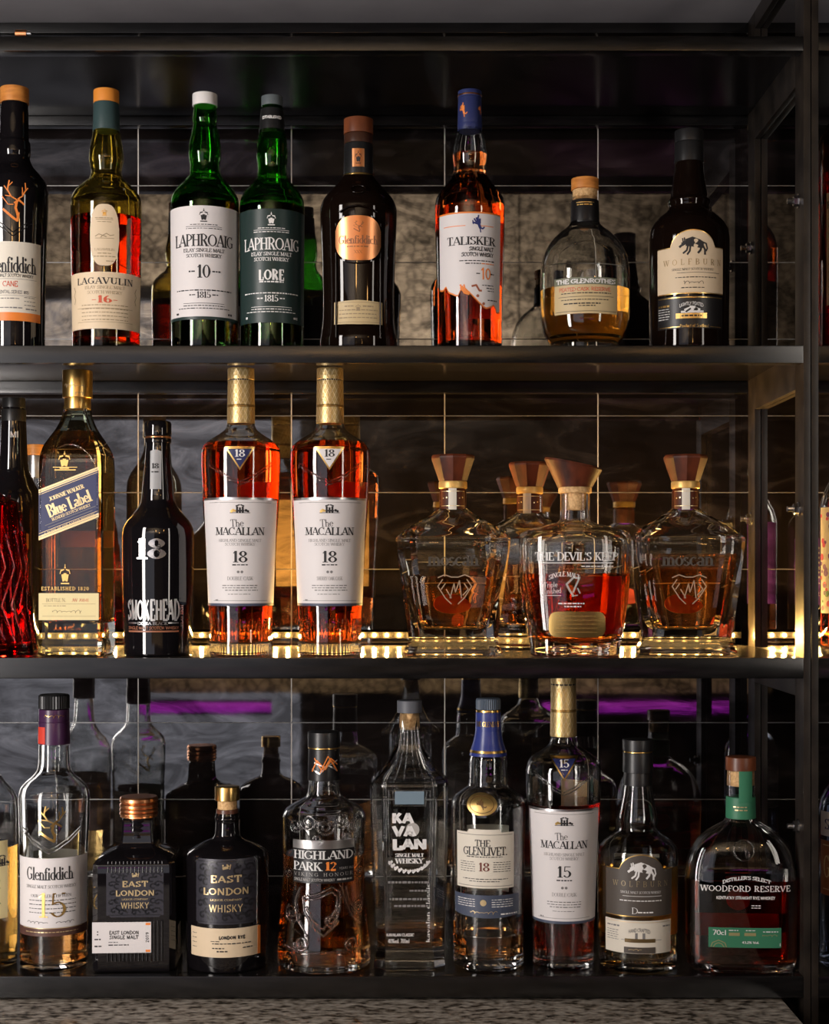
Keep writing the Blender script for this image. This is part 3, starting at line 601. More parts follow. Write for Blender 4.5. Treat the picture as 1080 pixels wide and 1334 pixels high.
# amber bottle with torn-edge label
b = Bottle('whisky_bottle', 'amber whisky bottle with navy capsule and white label with jagged torn edge', 612, 1, 45)
b.body([(160, 13.5), (166, 14.6), (176, 17.5), (190, 21), (203, 22.2), (218, 21), (226, 21.4), (238, 28), (250, 38), (262, 44.4), (274, 45.4), (330, 44.4), (438, 42.2)], clear, 2.4)
b.liquid(202, redl)
b.cap(114, 123, 15.4, navy_c); b.cap(119, 121.2, 15.8, copper_f, 'copper_ring'); b.cap(123, 158, 15.9, navy_c, 'capsule', 15.2); b.cap(157.4, 167, 15.2, navy_c, 'capsule_skirt', 16.2)
_t = b.tab; b.tab = [(b.zC(167), 16*b.sc), (b.zC(120), 15.4*b.sc)]
b.ink(strokes(BIRD, -9, 143, 13, 20)+strokes(BIRD, 15, 142, 8, 12), orange_ink); b.tab = _t
jag = [(-52, 374), (-40, 376), (-37, 373), (-34, 372), (-31, 378), (-29, 380), (-24, 382), (-20, 384), (-16, 385), (-13, 378), (-8, 374), (-4, 378), (2, 384), (6, 388), (12, 394), (18, 399), (22, 401), (28, 399), (34, 396), (38, 400), (40, 406), (44, 404), (52, 406)]
jb = lambda u: interp(u, jag)
p = b.panel(-48, 48, 276, 404, white_p, bot=jb, nu=90)
b.panel(-48, 48, 276, 278, orange_p, 'label_edge', off=.5, parent=p); b.panel(-48, 48, 374, 400, orange_p, 'torn_edge', top=lambda u: jb(u)-1.3, bot=lambda u: jb(u)+.8, off=.5, parent=p, nu=90, nv=2)
P = text('TALISKER', 2, 313.5, 10.6, 68, 'S'); P += text('SINGLE MALT', 16, 324, 5.2, 34, 'X')+text('SCOTCH WHISKY', 11, 331.3, 5.2, 44, 'X')+micro(-14, 34, 339.5, 1.7)+micro(-6, 14, 343, 1.7)+micro(8, 15, 356, 2.2)+micro(28, 34, 356, 2.2)+micro(16, 34, 371, 1.4)+micro(22, 34, 374.5, 1.4)+micro(24, 34, 378, 1.4)+micro(24, 40, 390, 2)
b.ink(P, ink, p)
b.ink(text('10', 21.5, 356, 15, 14, 'N')+rule(-38, -6, 294, .9)+rule(14, 33, 294, .9)+micro(15, 34, 343, 1.7)+strokes([(.3, (-.2, .2), (.1, -.2), (.4, -.3)), (.14, (-.3, .4), (-.1, 0)), (.12, (0, .4), (.1, 0))], -8, 377, 16), orange_ink, p)
b.ink(strokes([(.18, (-.4, .1), (0, .2), (.3, -.3), (.5, -.3))], 8, 374, 14)+[disc(10, 385, 2)]+[disc(18, 395, 2)], mat('rust_ink', (.35, .10, .05), .5), p)
b.ink(strokes(BIRD, 11, 292, 19, 23), blue_ink, p)
b.panel(-42, 0, 264, 404, orange_p, 'back_label', back=True)
# round squat bottle
b = Bottle('whisky_bottle', 'squat round clear bottle of golden whisky with orange wooden stopper and tan label', 762, 1, 58)
b.body([(246, 15), (258, 16), (284, 17.4), (292, 19.6), (297, 24), (305, 34), (316, 44.5), (330, 52.4), (345, 56.6), (362, 58), (390, 58), (415, 57), (432, 54), (444, 48), (452, 42)], clear, 3.0, foot=3)
b.liquid(369, gold_l)
b.cap(229, 243.5, 17.8, wood_o, 'stopper'); b.cap(243.5, 262, 16, cork, 'cork'); b.cap(258, 290, 19.0, black_p, 'neck_band', 18.0)
_t = b.tab; b.tab = [(b.zC(290), 19*b.sc), (b.zC(258), 18*b.sc)]; b.ink(rule(-12, 12, 263, 1)+micro(-11, 11, 266, 2), gold_f); b.tab = _t
p = b.panel(-45, 45, 361, 408, tan_p); b.panel(-45, 45, 361, 370.5, sage_p, 'label_band', off=.5, parent=p)
b.ink(text('THE GLENROTHES', 0, 366, 5.6, 82, 'X'), white_ink, p, off=.8)
b.ink(text('PEATED CASK RESERVE', -2, 376.5, 4.8, 70, 'N'), red_ink, p); b.ink(micro(-34, 34, 381.5, 1.6)+micro(-34, 30, 390, 1.4)+rule(-38, 38, 386, .5)+micro(-30, 20, 395, 1.8)+micro(-10, 14, 398, 1.5)+rule(-43, 43, 405, .6), ink, p)
b.ridge([[(u, 312+u*u*.012) for u in range(-32, 33, 4)]], .5); b.panel(-30, 30, 364, 404, tan_p, 'back_label', back=True)
# black bottle with the arched cream wolf label
def wolf_bottle(b, y0, body_m, paper, inkm, goldm, y, blk, half):
    at = lambda u: (y[0]+ (30-sqrt(max(0, 30**2-(u-3)**2)))*.78) if abs(u-3) < 29.5 else y[1]
    b.panel(-half, half, y[1], y[2], gold_f, 'label_rim', top=lambda u: at(u)-1.3, bot=lambda u: y[2]+1.2, off=.3, nu=80)
    p = b.panel(-half, half, y[1], y[2], paper, top=at, off=.55, nu=80)
    b.ink(strokes(WOLF, 4, y[0]+20, 38, 44), inkm, p, off=.85)
    return p
b = Bottle('whisky_bottle', 'black whisky bottle with arched cream animal label at the right end of the top shelf', 897.5, 1, 52)
b.body([(200, 16.5), (210, 18), (228, 19.6), (250, 23), (258, 24), (264, 27.5), (271, 26), (276, 28.5), (284, 38), (293, 46), (303, 50.8), (315, 52.2), (360, 52), (440, 51)], brown_gl)
b.cap(166, 182, 18.5, blackc); b.cap(182, 208, 19, blackc, 'capsule', 18.3)
p = wolf_bottle(b, 300, brown_gl, cream_p, ink, gold_f, (300, 322, 381), True, 48)
b.ink(text('WOLFBURN', 3, 341, 7.4, 80, 'L', sp=.62), mat('bronze_ink', (.34, .22, .09), .4, metal=.6), p, off=.85)
b.ink(text('SINGLE MALT SCOTCH WHISKY', 3, 350.5, 3, 56, 'L')+rule(-18, 40, 355, .5)+micro(-20, 36, 361, 1.4)+sig(3, 368, 26, 7, 1)+micro(-12, 18, 374.5, 1.4), ink, p, off=.85)
p = b.panel(-48, 48, 385, 427, black_p, 'lower_label'); b.ink(rule(-46, 46, 387, 1.2)+rule(-44, -14, 425, 1)+rule(26, 44, 425, 1)+strokes([(.18, (-.5, 0), (.5, 0))], 1, 411, 38)+micro(-46, -28, 397, 3)+text('Product of Scotland', 5, 424, 4, 38, 'L'), gold_f, p)
b.ink(text('LIGHTLY PEATED', 1, 395, 4.2, 31, 'N', bend=.012)+strokes([(.22, (-.3, -.1), (0, .02), (.3, -.1)), (.1, (-.5, -.14), (.5, -.14)), (.12, (-.1, .08), (.1, .06))], 2, 402, 28)+block(-46, -28, 401, 414, 5, 1.2), white_ink, p)
b.ink(strokes([(.08, (-.25, -.14), (-.05, .0))], 1, 402, 28)+micro(-12, 14, 411, 2.5), ink, p, off=.8)
# ================================================================== middle shelf bottles
# red cut glass bottle at the left edge
b = Bottle('liqueur_bottle', 'red cut-glass decanter bottle tapering upwards at the left edge of the middle shelf', -16, 2, 64, shape='flat', d=1.725, face=0)
b.cr = cross_pts('poly', 14, 14)
b.body([(560, 11), (640, 12), (648, 26), (656, 41), (700, 47), (780, 55), (835, 62), (848, 64.5)], red_gl, 5, base=16, angle=10)
b.liquid(760, liq('red_liqueur', (.95, .12, .06), 30), name='liqueur'); b.cap(545, 575, 15, gold_f, 'stopper')
_t = b.tab; b.shape = 'round'
b.ridge([[(u, 690+6*(k % 2)), (u+14, 740), (u-4, 790), (u+16, 835)] for k, u in enumerate(range(-60, 84, 14))], 1.2, mat('red_cut_glass', (.9, .10, .09), 0, trans=1, ior=1.5))
# black bottle behind it
b = Bottle('whisky_bottle', 'black slender-necked bottle standing behind the red cut-glass one', 18, 2, 37, d=1.83)
b.body([(530, 13), (540, 15), (590, 17.4), (612, 19.5), (628, 26), (645, 34.5), (662, 37), (700, 37.5), (840, 37)], black_gl)
b.cap(517, 530, 14.6, blackc); b.cap(532, 548, 15.8, blackc, 'collar'); b.cap(548, 556, 14.6, blackc, 'collar')
_t = b.tab; b.tab = [(b.zC(600), 18*b.sc), (b.zC(556), 16*b.sc)]; b.ink(text('M1', 2, 566, 8, 11, 'X'), dim_ink); b.tab = _t
# wood-capped bottle further back
b = Bottle('whisky_bottle', 'bottle with wooden stopper and silver collar peeping between the black one and gold-capped one', 47, 2, 26, d=1.915)
b.body([(622, 11), (632, 12), (645, 19), (660, 25), (680, 26), (830, 26)], clear, 2.4); b.liquid(668, redl)
b.cap(578, 592, 11.6, wood_o, 'stopper'); b.cap(592, 622, 11.0, silver_f, 'collar')
# square bottle with diagonal blue label
b = Bottle('whisky_bottle', 'square whisky bottle with gold cap and slanted blue label', 101, 2, 40, shape='flat', face=0, turn=-.02, cham=.13, d=1.742)
b.body([(526, 14), (536, 15.2), (548, 18), (560, 23), (572, 30), (584, 36.5), (596, 40), (612, 41), (700, 41), (848, 41)], jw_gl, 4.2, base=42, angle=24)
b.liquid(564, amber)
b.cap(481, 517, 19.2, gold_f); b.cap(516.5, 532, 17, gold_f, 'collar'); 
_t = b.tab; b.tab = [(b.zC(520), 19.2*b.sc), (b.zC(481), 19.2*b.sc)]; b.shape = 'round'; b.ink(sig(0, 503, 28, 8, 2)+sig(7, 512, 12, 7, 3), tan_ink); b.shape = 'flat'; b.tab = _t
sl = -.385
q = b.panel(-40.5, 38, 640, 704, cream_f, 'label_border', top=lambda u: 638+sl*(u+40), bot=lambda u: 704+sl*(u+40), off=.3)
p = b.panel(-40.5, 38, 644, 700, navy_p, 'blue_label', top=lambda u: 643+sl*(u+40), bot=lambda u: 698.5+sl*(u+40), off=.6)
R = -math.atan(sl)
P = text('JOHNNIE WALKER', -4, 642, 5.4, 48, 'B', rot=R)+text('Blue Label', -1, 656, 16, 60, 'B', rot=R)+text('BLENDED SCOTCH WHISKY', 2, 667.5, 3.8, 54, 'Z', rot=R)+text('A BLEND OF OUR RAREST WHISKIES', 0, 683.5, 3.6, 70, 'Z', rot=R, sp=.2)
P += rule(-40, 37, 645, .6, sl)+rule(-40, 37, 695.5, .6, sl)
b.ink(P, cream_f, p, off=.9); b.ink(rule(-32, 34, 685, .9, sl)+rule(-28, 30, 687.5, .9, sl)+rule(-40, 37, 641, .5, sl)+rule(-40, 37, 701, .5, sl), grey_ink, p, off=.9)
p = b.panel(-40.5, 38, 773, 808, yellow_p, 'bottle_number_label'); b.ink(text('BOTTLE N.', -18, 782, 4.5, 26, 'L')+rule(-36, 34, 787, .4)+micro(-34, -4, 789.5, 1)+sig(-4, 797, 40, 7, 4)+rule(-36, 34, 803, .4), tan_ink, p); b.ink(text('JW 70841', 14, 782, 4, 22, 'L'), red_ink, p)
b.ink(strokes(CREST, -7, 600, 19, 24)+rule(-22, 10, 609, 1)+rule(-20, 8, 612.5, 1.4)+strokes(CREST, -6, 749, 17, 27)+text('ESTABLISHED 1820', -6, 767, 4.6, 62, 'Z', sp=.2), gold_f)
b.ridge([[(-38, 700), (-38, 620), (-35, 606), (-28, 594), (-18, 584), (-6, 579), (4, 579), (16, 584), (26, 594), (33, 606), (36, 620), (36, 690)]], .8, emboss, off=.3)
b.panel(-28, 28, 690, 712, orange_p, 'back_label', back=True)
# black bottle with silver lettering
b = Bottle('whisky_bottle', 'black whisky bottle with silver 18 and tall silver lettering, no paper label', 206, 2, 46)
b.body([(565, 13), (572, 14.6), (600, 17), (630, 20), (652, 22), (660, 25), (670, 33), (680, 41), (690, 45.4), (702, 46.4), (790, 45.2), (846, 44)], black_gl)
b.cap(547, 568, 17.2, black_gl, 'stopper', e=4); b.cap(567.5, 570, 16.6, copper_f, 'copper_ring'); b.cap(570, 576, 17, black_gl, 'collar')
p = b.panel(-10, 5, 583, 636, mat('silver_grey_paper', (.34, .34, .35), .4), 'neck_strip', top=lambda u: 583+abs(u+3)*.3); b.ink(text('18', -3, 605, 7, 9, 'B')+micro(-8, 3, 613, 2), ink, p)
b.ink(text('18', -8, 715, 27, 37, 'B', sp=.04), silver_f); b.ink(text('OLD', 3, 715, 4, 12, 'X', rot=pi/2), ink, off=.85)
b.ink(text('SMOKEHEAD', -6, 795, 26, 74, 'C', sp=.06), mat('silver_lettering', (.66, .65, .64), .35, metal=.6)); b.ink(text('EXTRA BLACK', -6, 812.5, 3.6, 40, 'Z')+rule(-42, -27, 812, 2)+rule(15, 30, 812, 2)+text('ISLAY RICH', 35, 803, 3.6, 28, 'X', rot=pi/2), silver_f)
b.ink(text('SINGLE MALT SCOTCH WHISKY', -6, 818.5, 4, 72, 'N')+rule(-42, 30, 823, 2), mat('copper_ink', (.34, .12, .06), .45))
# the three tapering bottles with gold caps
capgold = mat('gold_scale_foil', (.66, .47, .20), .42, metal=.85)
def scale_bump(m):
    n, l = nodes(m); v = n.new('ShaderNodeTexVoronoi'); v.inputs['Scale'].default_value = 420; tc = n.new('ShaderNodeTexCoord')
    l.new(tc.outputs['Object'], v.inputs['Vector']); bp = n.new('ShaderNodeBump'); bp.inputs['Strength'].default_value = .4; bp.inputs['Distance'].default_value = .0006
    l.new(v.outputs['Distance'], bp.inputs['Height']); l.new(bp.outputs[0], n['Principled BSDF'].inputs['Normal'])
scale_bump(capgold)
def taper_bottle(x, row, label, top, tri, num, cask, y, level, lm, d=1.735, squish=1.):
    """y: rows of the sleeve bottom, shoulder, triangle centre, label top, label bottom"""
    b = Bottle('whisky_bottle', label, x, row, 51*squish, d=d); q = squish; ys, yw, yt, l0, l1 = y
    b.body([(ys-6, 15*q), (ys, 17.2*q), (ys+8, 20*q), (ys+15, 28*q), (ys+22, 39*q), (ys+29, 47*q), (yw, 51*q), (yw+14, 51.4*q), (l0+4, 49.6*q), (l0+60, 46*q), (l1, 42*q), (l1+30, 40.6*q), (b.yb-6, 41.2*q)], clear, 2.6, base=16)
    b.liquid(level, lm)
    b.cap(top, top+15, 17.2*q, capgold); b.cap(top+14.6, top+17, 16.4*q, ink, 'cap_gap'); b.cap(top+16.6, ys, 18*q, capgold, 'capsule', 17*q); b.cap(top+48, top+52, 18*q, mat('dark_gold_band', (.32, .19, .06), .35, metal=.8), 'capsule_band')
    _t = b.tab; b.tab = [(b.zC(ys), 18*q*b.sc), (b.zC(top), 17*q*b.sc)]; D = []
    for i in range(-9, 10):
        for s_ in (1, -1):
            for j in range(8):
                u0 = i*6+s_*(j-4)*4.5; va = top+2+(ys-top-4)*j/8; vb = top+2+(ys-top-4)*(j+1)/8
                if abs(u0) < 50 and not (top+13 < va < top+18): D.append(seg_quad(u0, va, u0+s_*4.5, vb, .55))
    b.ink(D, mat('pale_gold_line', (.86, .70, .42), .35, metal=.6), name='lattice', off=.3); b.tab = _t
    e = 62*q
    p = b.panel(-e, e, l0, l1, white_p)
    b.panel(-e, e, l0, l0+3, silver_f, 'label_edge', off=.5, parent=p); b.panel(-e, e, l1-3.4, l1, slate_p, 'label_edge', off=.5, parent=p)
    b.ink(rule(-46*q, 46*q, l0+6.5, .5)+rule(-40*q, 40*q, l1-7, .5), grey_ink, p)
    z = lambda f: l0+(l1-l0)*f; k = q
    P = text('MACALLAN', 0, z(.31), 10, 68*k, 'S')+text('The', -4, z(.235), 9.5, 17*k, 'L', rot=.06)+text(num, 0, z(.545), 15, 19*k, 'S')+micro(-10, 10, z(.62), 2)+strokes(HOUSE, 0, z(.105), 26*k, 26)
    b.ink(P, ink, p); b.ink(strokes(HOUSE_G, 0, z(.105), 26*k, 26), gold_f, p)
    b.ink(text('HIGHLAND SINGLE MALT', 0, z(.395), 3.8, 58*k, 'L')+text('SCOTCH WHISKY', 0, z(.43), 3.8, 40*k, 'L')+text(cask, 0, z(.745), 4.6, 34*k, 'L')+micro(-24*k, 24*k, z(.81), 1.5)+micro(-24*k, 24*k, z(.832), 1.5)+micro(-20*k, 24*k, z(.854), 1.5)+micro(-16*k, 14*k, z(.89), 1.1)+micro(-36*k, -30*k, z(.945), 2)+strokes([(.3, (-.2, 0)), (.3, (.2, 0))], 0, z(.685), 12), grey_ink, p)
    hw = 20*k
    for (m_, sc_, of) in ((gold_f, 1., .5), (tri, .78, .8)):
        tb = b.panel(-hw*sc_, hw*sc_, yt-15*sc_, yt+16*sc_, m_, 'neck_triangle' if sc_ == 1. else 'triangle_face', top=lambda u: yt-15*sc_, bot=lambda u: yt-14.6*sc_+31*sc_*(1-abs(u)/(hw*sc_)), off=of, nu=28, parent=None if sc_ == 1. else tb)
    b.ink(text(num, 0, yt-6, 9.5, 13*k, 'S')+micro(-4, 4, yt+2, 1.4), ink if tri is white_p else white_ink, tb, off=1.1)
    yv = yt+31
    b.ridge([[(-46*k, yv-26), (-30*k, yv-16), (-14*k, yv-6), (0, yv), (14*k, yv-6), (30*k, yv-16), (46*k, yv-26)], [(-46*k, yv-22), (-14*k, yv-2), (0, yv+4), (14*k, yv-2), (46*k, yv-22)]], .9, emboss)
    b.panel(-40*k, 2*k, l0-26, l1-20, mat('warm_paper', (.78, .50, .26), .5), 'back_label', back=True)
    bm = bmesh.new()
    for i in range(44):
        a = 2*pi*i/44; za, zb_ = b.zA(b.yb-48), b.zA(b.yb-12); ra = interp(za, b.inn)-.0002; rb = interp(zb_, b.inn)-.0002
        cyl(bm, (ra*sin(a), -ra*cos(a), za), (rb*sin(a), -rb*cos(a), zb_), .0009, 5)
    link('fluting', bm, emboss, b.o, angle=80)
    return b
taper_bottle(314, 2, 'tapering gold-capped bottle with blue neck triangle, beside the black silver-lettered bottle on the middle shelf', 478, navy_p, '18', 'DOUBLE CASK', (551, 587, 596.5, 648, 790), 579, redl)
taper_bottle(430, 2, 'tapering gold-capped bottle with white neck triangle and white label on the middle shelf', 478, white_p, '18', 'SHERRY OAK CASK', (551, 587, 596.5, 648, 790), 578, redl)
# flared decanters with faceted stoppers
def decanter(x, d, label, level, seal=True, turn=0., face=.55):
    b = Bottle('decanter', label, x, 2, 73, d=d, shape='flat', k=.52, cham=.24, face=face, turn=turn, cat='decanter')
    k_ = 1.745/d; Y = lambda y: HOR+(y-HOR)*k_; R_ = lambda r: r*k_
    pr = lambda L: [(Y(y), R_(r)) for y, r in L]
    b.yb_ = b.yb
    b.body(pr([(640, 17), (662, 17), (664, 19), (701, 72.5), (703, 73.4), (706, 73.2), (770, 65.5), (826, 58), (830, 57.5), (836, 58), (846, 62.5), (850, 64)]), clear, 3, inner=pr([(640, 12), (664, 13), (700, 63), (706, 63.5), (760, 54.5), (800, 47), (812, 43), (818, 36), (819.5, 28)]), angle=22, m_=4)
    b.liquid(Y(level), deep, ov=.45)
    ns = cross_pts('super', 2, 24)
    b.cap(Y(626), Y(636), R_(18.6), mat('cork_ring_gold', (.80, .50, .16), .4, metal=.5), 'cork_ring', e=2)
    b.turned(pr([(636, 15.5), (640, 17.4), (660, 17.4), (663, 17)]), wood_d, 'neck_band')
    P_ = pr([(592, 27.5), (594.5, 29.3), (597, 29.2), (624, 19.8), (626.5, 18.5)])
    b.turned(P_, wood_d, 'stopper', cr=cross_pts('poly', 10, 10), smooth=False, angle=15)
    _t, _s = b.tab, b.shape; b.tab = [(b.zC(Y(700)), R_(17.6)*b.sc), (b.zC(Y(640)), R_(17.6)*b.sc)]; b.shape = 'round'
    b.panel(-6, 4.5, Y(636), Y(664), pale_p, 'paper_seal', off=.4); b.ink(rule(-17, 17, Y(640), .7)+rule(-17, 17, Y(659), .7)+strokes([(.25, (-.3, 0)), (.25, (.3, .1))], -11, Y(649), 8)+strokes([(.25, (-.3, 0)), (.25, (.3, .1))], 11, Y(649), 8), cream_f, off=.5); b.tab, b.shape = _t, _s
    if seal:
        b.ink(text('moscan', 0, Y(728), 19, R_(66), 'S'), mat('etched_grey', (.07, .06, .05), .5))
        E = [(.03, (-.5, .4), (-.3, .5), (-.1, .42), (.1, .42), (.3, .5), (.5, .4)), (.03, (-.5, .1), (-.28, -.3), (-.1, -.5)), (.03, (.5, .1), (.28, -.3), (.1, -.5)), (.03, (-.5, .1), (-.36, .34)), (.03, (.5, .1), (.36, .34)), (.03, (-.14, -.3), (-.02, .2), (.02, -.1), (.14, .3)), (.03, (.14, .3), (.2, -.3)), (.03, (-.25, .0), (-.1, -.3)), (.03, (.28, .2), (.4, 0), (.24, -.2)), (.03, (-.28, .2), (-.4, 0))]
        b.ink(strokes(E, 2, Y(768), 44, 38), mat('etched_pale', (.38, .28, .20), .4))
        o2 = lambda u: Y(786)-13*max(0, 1-(abs(u)/22)**2.4)**.5+max(0, u)*.25; o3 = lambda u: Y(786)+13*max(0, 1-(abs(u)/22)**2.4)**.5
        b.panel(-21.5, 21.5, 772, 800, red_p, 'wax_seal', top=lambda u: o2(-u), bot=o3, back=True, off=1., th=1.)
    return b
decanter(590, 1.745, 'flared whisky decanter with wooden stopper, left of the oval decanter', 751)
decanter(893, 1.745, 'flared whisky decanter with wooden stopper at the right end of the middle shelf', 722, turn=0)
decanter(690, 1.86, 'flared decanter with wooden stopper half hidden behind the others', 735, seal=False, turn=-.2)
# oval decanter with slanted stopper and gold plate
b = Bottle('decanter', 'oval whisky decanter with slanted wooden stopper and gold plate', 749, 2, 72, d=1.735, shape='oval', k=.60, n=2.3, face=.5, cat='decanter')
b.body([(640, 19), (676, 19.5), (681, 24), (685, 40), (690, 60), (695, 70), (701, 73), (712, 73.3), (760, 70.5), (810, 65), (848, 58.5)], clear, 3, foot=2, inner=[(640, 14.5), (678, 15), (685, 22), (690, 40), (696, 60), (703, 67), (712, 68), (760, 65), (800, 59.5), (826, 55), (833, 50), (836, 40)])
b.liquid(747, redl, ov=.45)
b.cap(634, 642, 21.6, cork, 'cork_rim', e=1.5); b.turned([(642, 14), (660, 13.6), (664, 12.6)], cork, 'cork')
bm = bmesh.new(); rr = []
for z, a, sk in ((634, 21, 0), (631, 22, 0), (601, 37.5, 7.5), (598.5, 36.5, 7.5)):
    rr.append([bm.verts.new((a*cos(t)*b.sc-.0020*(634-z)/33, a*sin(t)*b.sc*.8, b.zA(z+5+sk*cos(t)))) for t in [2*pi*i/40 for i in range(40)]])
for r0, r1 in zip(rr, rr[1:]):
    for i in range(40): bm.faces.new((r0[i], r0[(i+1) % 40], r1[(i+1) % 40], r1[i]))
bm.faces.new(rr[0][::-1]); bm.faces.new(rr[-1]); link('stopper', bm, wood_d, b.o)
b.ink(text("THE DEVIL'S KEEP", 0, 725, 10.5, 108, 'S')+rule(-47, 48, 733.5, 1.1)+micro(6, 48, 738, 2)+text('SINGLE MALT', -16, 748, 6, 40, 'S', bend=.012)+text('Triple', -34, 762, 7, 18, 'F', rot=.06)+text('Finished', -32, 770, 7, 24, 'F', rot=.06)+rule(-44, -20, 776, .7)+micro(-24, 10, 786.5, 2.2)+micro(-16, 6, 790.5, 2.2), white_ink)
b.ink(strokes([(.10, (.3, .4), (0, .45), (-.35, .1), (-.2, -.2), (0, -.5)), (.09, (.3, .45), (.1, .0), (-.02, -.3)), (.07, (.2, -.1), (.32, -.35)), (.05, (-.1, -.5), (.2, -.45))], -4, 764, 26), dim_ink)
pl = lambda s: (lambda u: 814+s*17*max(0, 1-(abs(u-1)/37.5)**9)**.4)
p = b.panel(-36, 38, 797, 831, gold_f, 'gold_plate', top=pl(-1), bot=pl(1), off=1., th=.9, nu=50); b.ink(block(-26, 28, 803, 824, 5, 1.5), mat('dull_gold', (.5, .30, .09), .5, metal=.8), p, off=1.25)
b.ink(sum((micro(-46, -14, y, 2.6, 3) for y in (760, 769, 778, 787, 796)), []), red_p, name='back_lettering', back=True)
b.panel(-52, -2, 750, 826, red_p, 'back_label', back=True)
# ================================================================== bottom shelf bottles
# pale-label bottle cut by the left edge
b = Bottle('whisky_bottle', 'bottle of golden whisky with pale yellow label at the left edge of the bottom shelf', -22, 3, 45)
b.body([(960, 15), (1000, 18), (1016, 26), (1030, 38), (1045, 44), (1065, 45), (1258, 43)], clear, 2.6); b.liquid(1100, gold_l); b.cap(920, 962, 18, blackc)
p = b.panel(-40, 37, 1098, 1200, yellow_p); b.ink(strokes(HOUSE, 28, 1124, 26, 34)+block(-20, 26, 1150, 1180, 4, 1.6), ink, p)
# clear bottle, gold stag and 15
b = Bottle('whisky_bottle', 'clear whisky bottle with purple capsule, gold stag and gold 15 label', 70.5, 3, 45)
b.body([(960, 16), (970, 19.6), (990, 20), (1002, 21.4), (1010, 27), (1019, 37), (1028, 43.4), (1040, 45.6), (1070, 45), (1110, 43.4), (1190, 43), (1258, 43.4)], clear, 2.6)
b.liquid(1180, amber)
b.cap(906, 925, 19, blackc, ribs=34); b.cap(925.5, 942, 19.4, plum_c, 'capsule'); b.cap(942, 971, 20.6, plum_c, 'neck_sleeve', 19.8)
_t = b.tab; b.tab = [(b.zC(971), 20.8*b.sc), (b.zC(925), 19.5*b.sc)]; b.panel(-26, -11, 948, 970, red_p, 'red_tab'); b.ink(sig(2, 934, 26, 7, 5), gold_f); b.tab = _t
p = b.panel(-60, 60, 1119, 1219, white_p); b.panel(-60, 60, 1210, 1221, mat('brown_band', (.10, .045, .035), .45), 'label_band', off=.5, parent=p)
b.ink(text('Glenfiddich', -4, 1139, 17, 64, 'S')+text('SINGLE MALT SCOTCH WHISKY', -2, 1156, 4, 70, 'L')+text('OUR SOLERA FIFTEEN', -2, 1168, 3.6, 54, 'L')+block(-32, 32, 1174, 1190, 4, 1.3)+sig(-20, 1203, 28, 6, 6)+sig(16, 1203, 24, 6, 7), ink, p)
b.ink(text('15', 0, 1180, 32, 38, 'L'), gold_f, p, off=.9); b.ink(rule(-44, 44, 1210.5, .8)+micro(-38, 38, 1215.5, 1.5), cream_f, p, off=.85)
b.ink(strokes(STAG, -2, 1074, 38, 46), gold_f)
b.ridge([[(-44, 1085), (-28, 1098), (-12, 1108), (-4, 1113), (6, 1108), (22, 1098), (40, 1085)], [(-44, 1080), (-28, 1093), (-12, 1103), (-4, 1108), (6, 1103), (22, 1093), (40, 1080)]], 1., emboss); b.ridge([[(u, 1034+u*u*.004) for u in range(-30, 31, 4)]], .7)
b.panel(-34, 34, 1122, 1210, pale_p, 'back_label', back=True)
# square black bottle, copper cap
b = Bottle('whisky_bottle', 'square black ribbed whisky bottle with ringed copper cap and white lower label', 181, 3, 52, shape='flat', cham=.14, face=0, turn=.05, d=1.742)
b.body([(1066, 19), (1094, 21), (1100, 25), (1108, 42), (1113, 49), (1118, 52), (1130, 52.5), (1256, 52)], black_gl, angle=24)
b.turned([(1040, 23), (1042, 24.5), (1046, 24.8), (1048, 23.2), (1050, 24.8), (1053, 24.8), (1054, 23.4), (1056, 24.8), (1058, 24.8), (1059, 23.4), (1061, 24.8), (1063, 24.8), (1064, 23.4), (1066, 24), (1067, 22)], copper_f, 'cap', smooth=False, angle=30)
b.turned([(1067, 20), (1070, 21.4), (1073, 20), (1076, 21.4), (1079, 20), (1082, 21.4), (1085, 20), (1092, 21)], black_gl, 'neck_thread', smooth=False)
b.ridge([[(u, 1123), (u, 1137)] for u in range(-33, 40, 5)]+[[(u, 1200), (u, 1252)] for u in range(-33, 40, 5)], 1.3, black_gl, 'ribs', off=.3)
def el_label(b, y0, y1, hw, x, k):
    p = b.panel(x-hw, x+hw, y0, y1, pewter_p, 'embossed_label', off=.5, top=lambda u: y0+2.5*(abs(u-x) > hw-4), bot=lambda u: y1-2.5*(abs(u-x) > hw-4), nu=40)
    z = lambda f: y0+(y1-y0)*f
    b.ink(strokes(SWIRL, x, z(.5), hw*2*.96, (y1-y0)*.96)+rule(x-hw+3, x+hw-3, y0+3, .8)+rule(x-hw+3, x+hw-3, y1-3, .8), mat('dark_relief', (.012, .012, .016), .3), p, off=.75)
    b.ink(text('EAST', x, z(.30), 7.2*k, 33*k, 'X', sp=.12)+text('LONDON', x, z(.49), 7.2*k, 50*k, 'X', sp=.12)+text('LIQUOR COMPANY', x, z(.62), 2.2*k, 34*k, 'N')+text('WHISKY', x, z(.75), 7.8*k, 36*k, 'N', sp=.08)+strokes([(.3, (-.3, -.1), (.2, 0)), (.2, (-.3, .2)), (.16, (.1, .3), (.3, .1)), (.1, (.4, -.2), (.5, .3))], x, z(.12), 10*k), cream_f, p, off=.95)
    return p
el_label(b, 1133, 1195, 37, 2, 1.)
p = b.panel(-53, 23, 1201, 1241, white_p, 'paper_label', off=1.9, th=1.6)
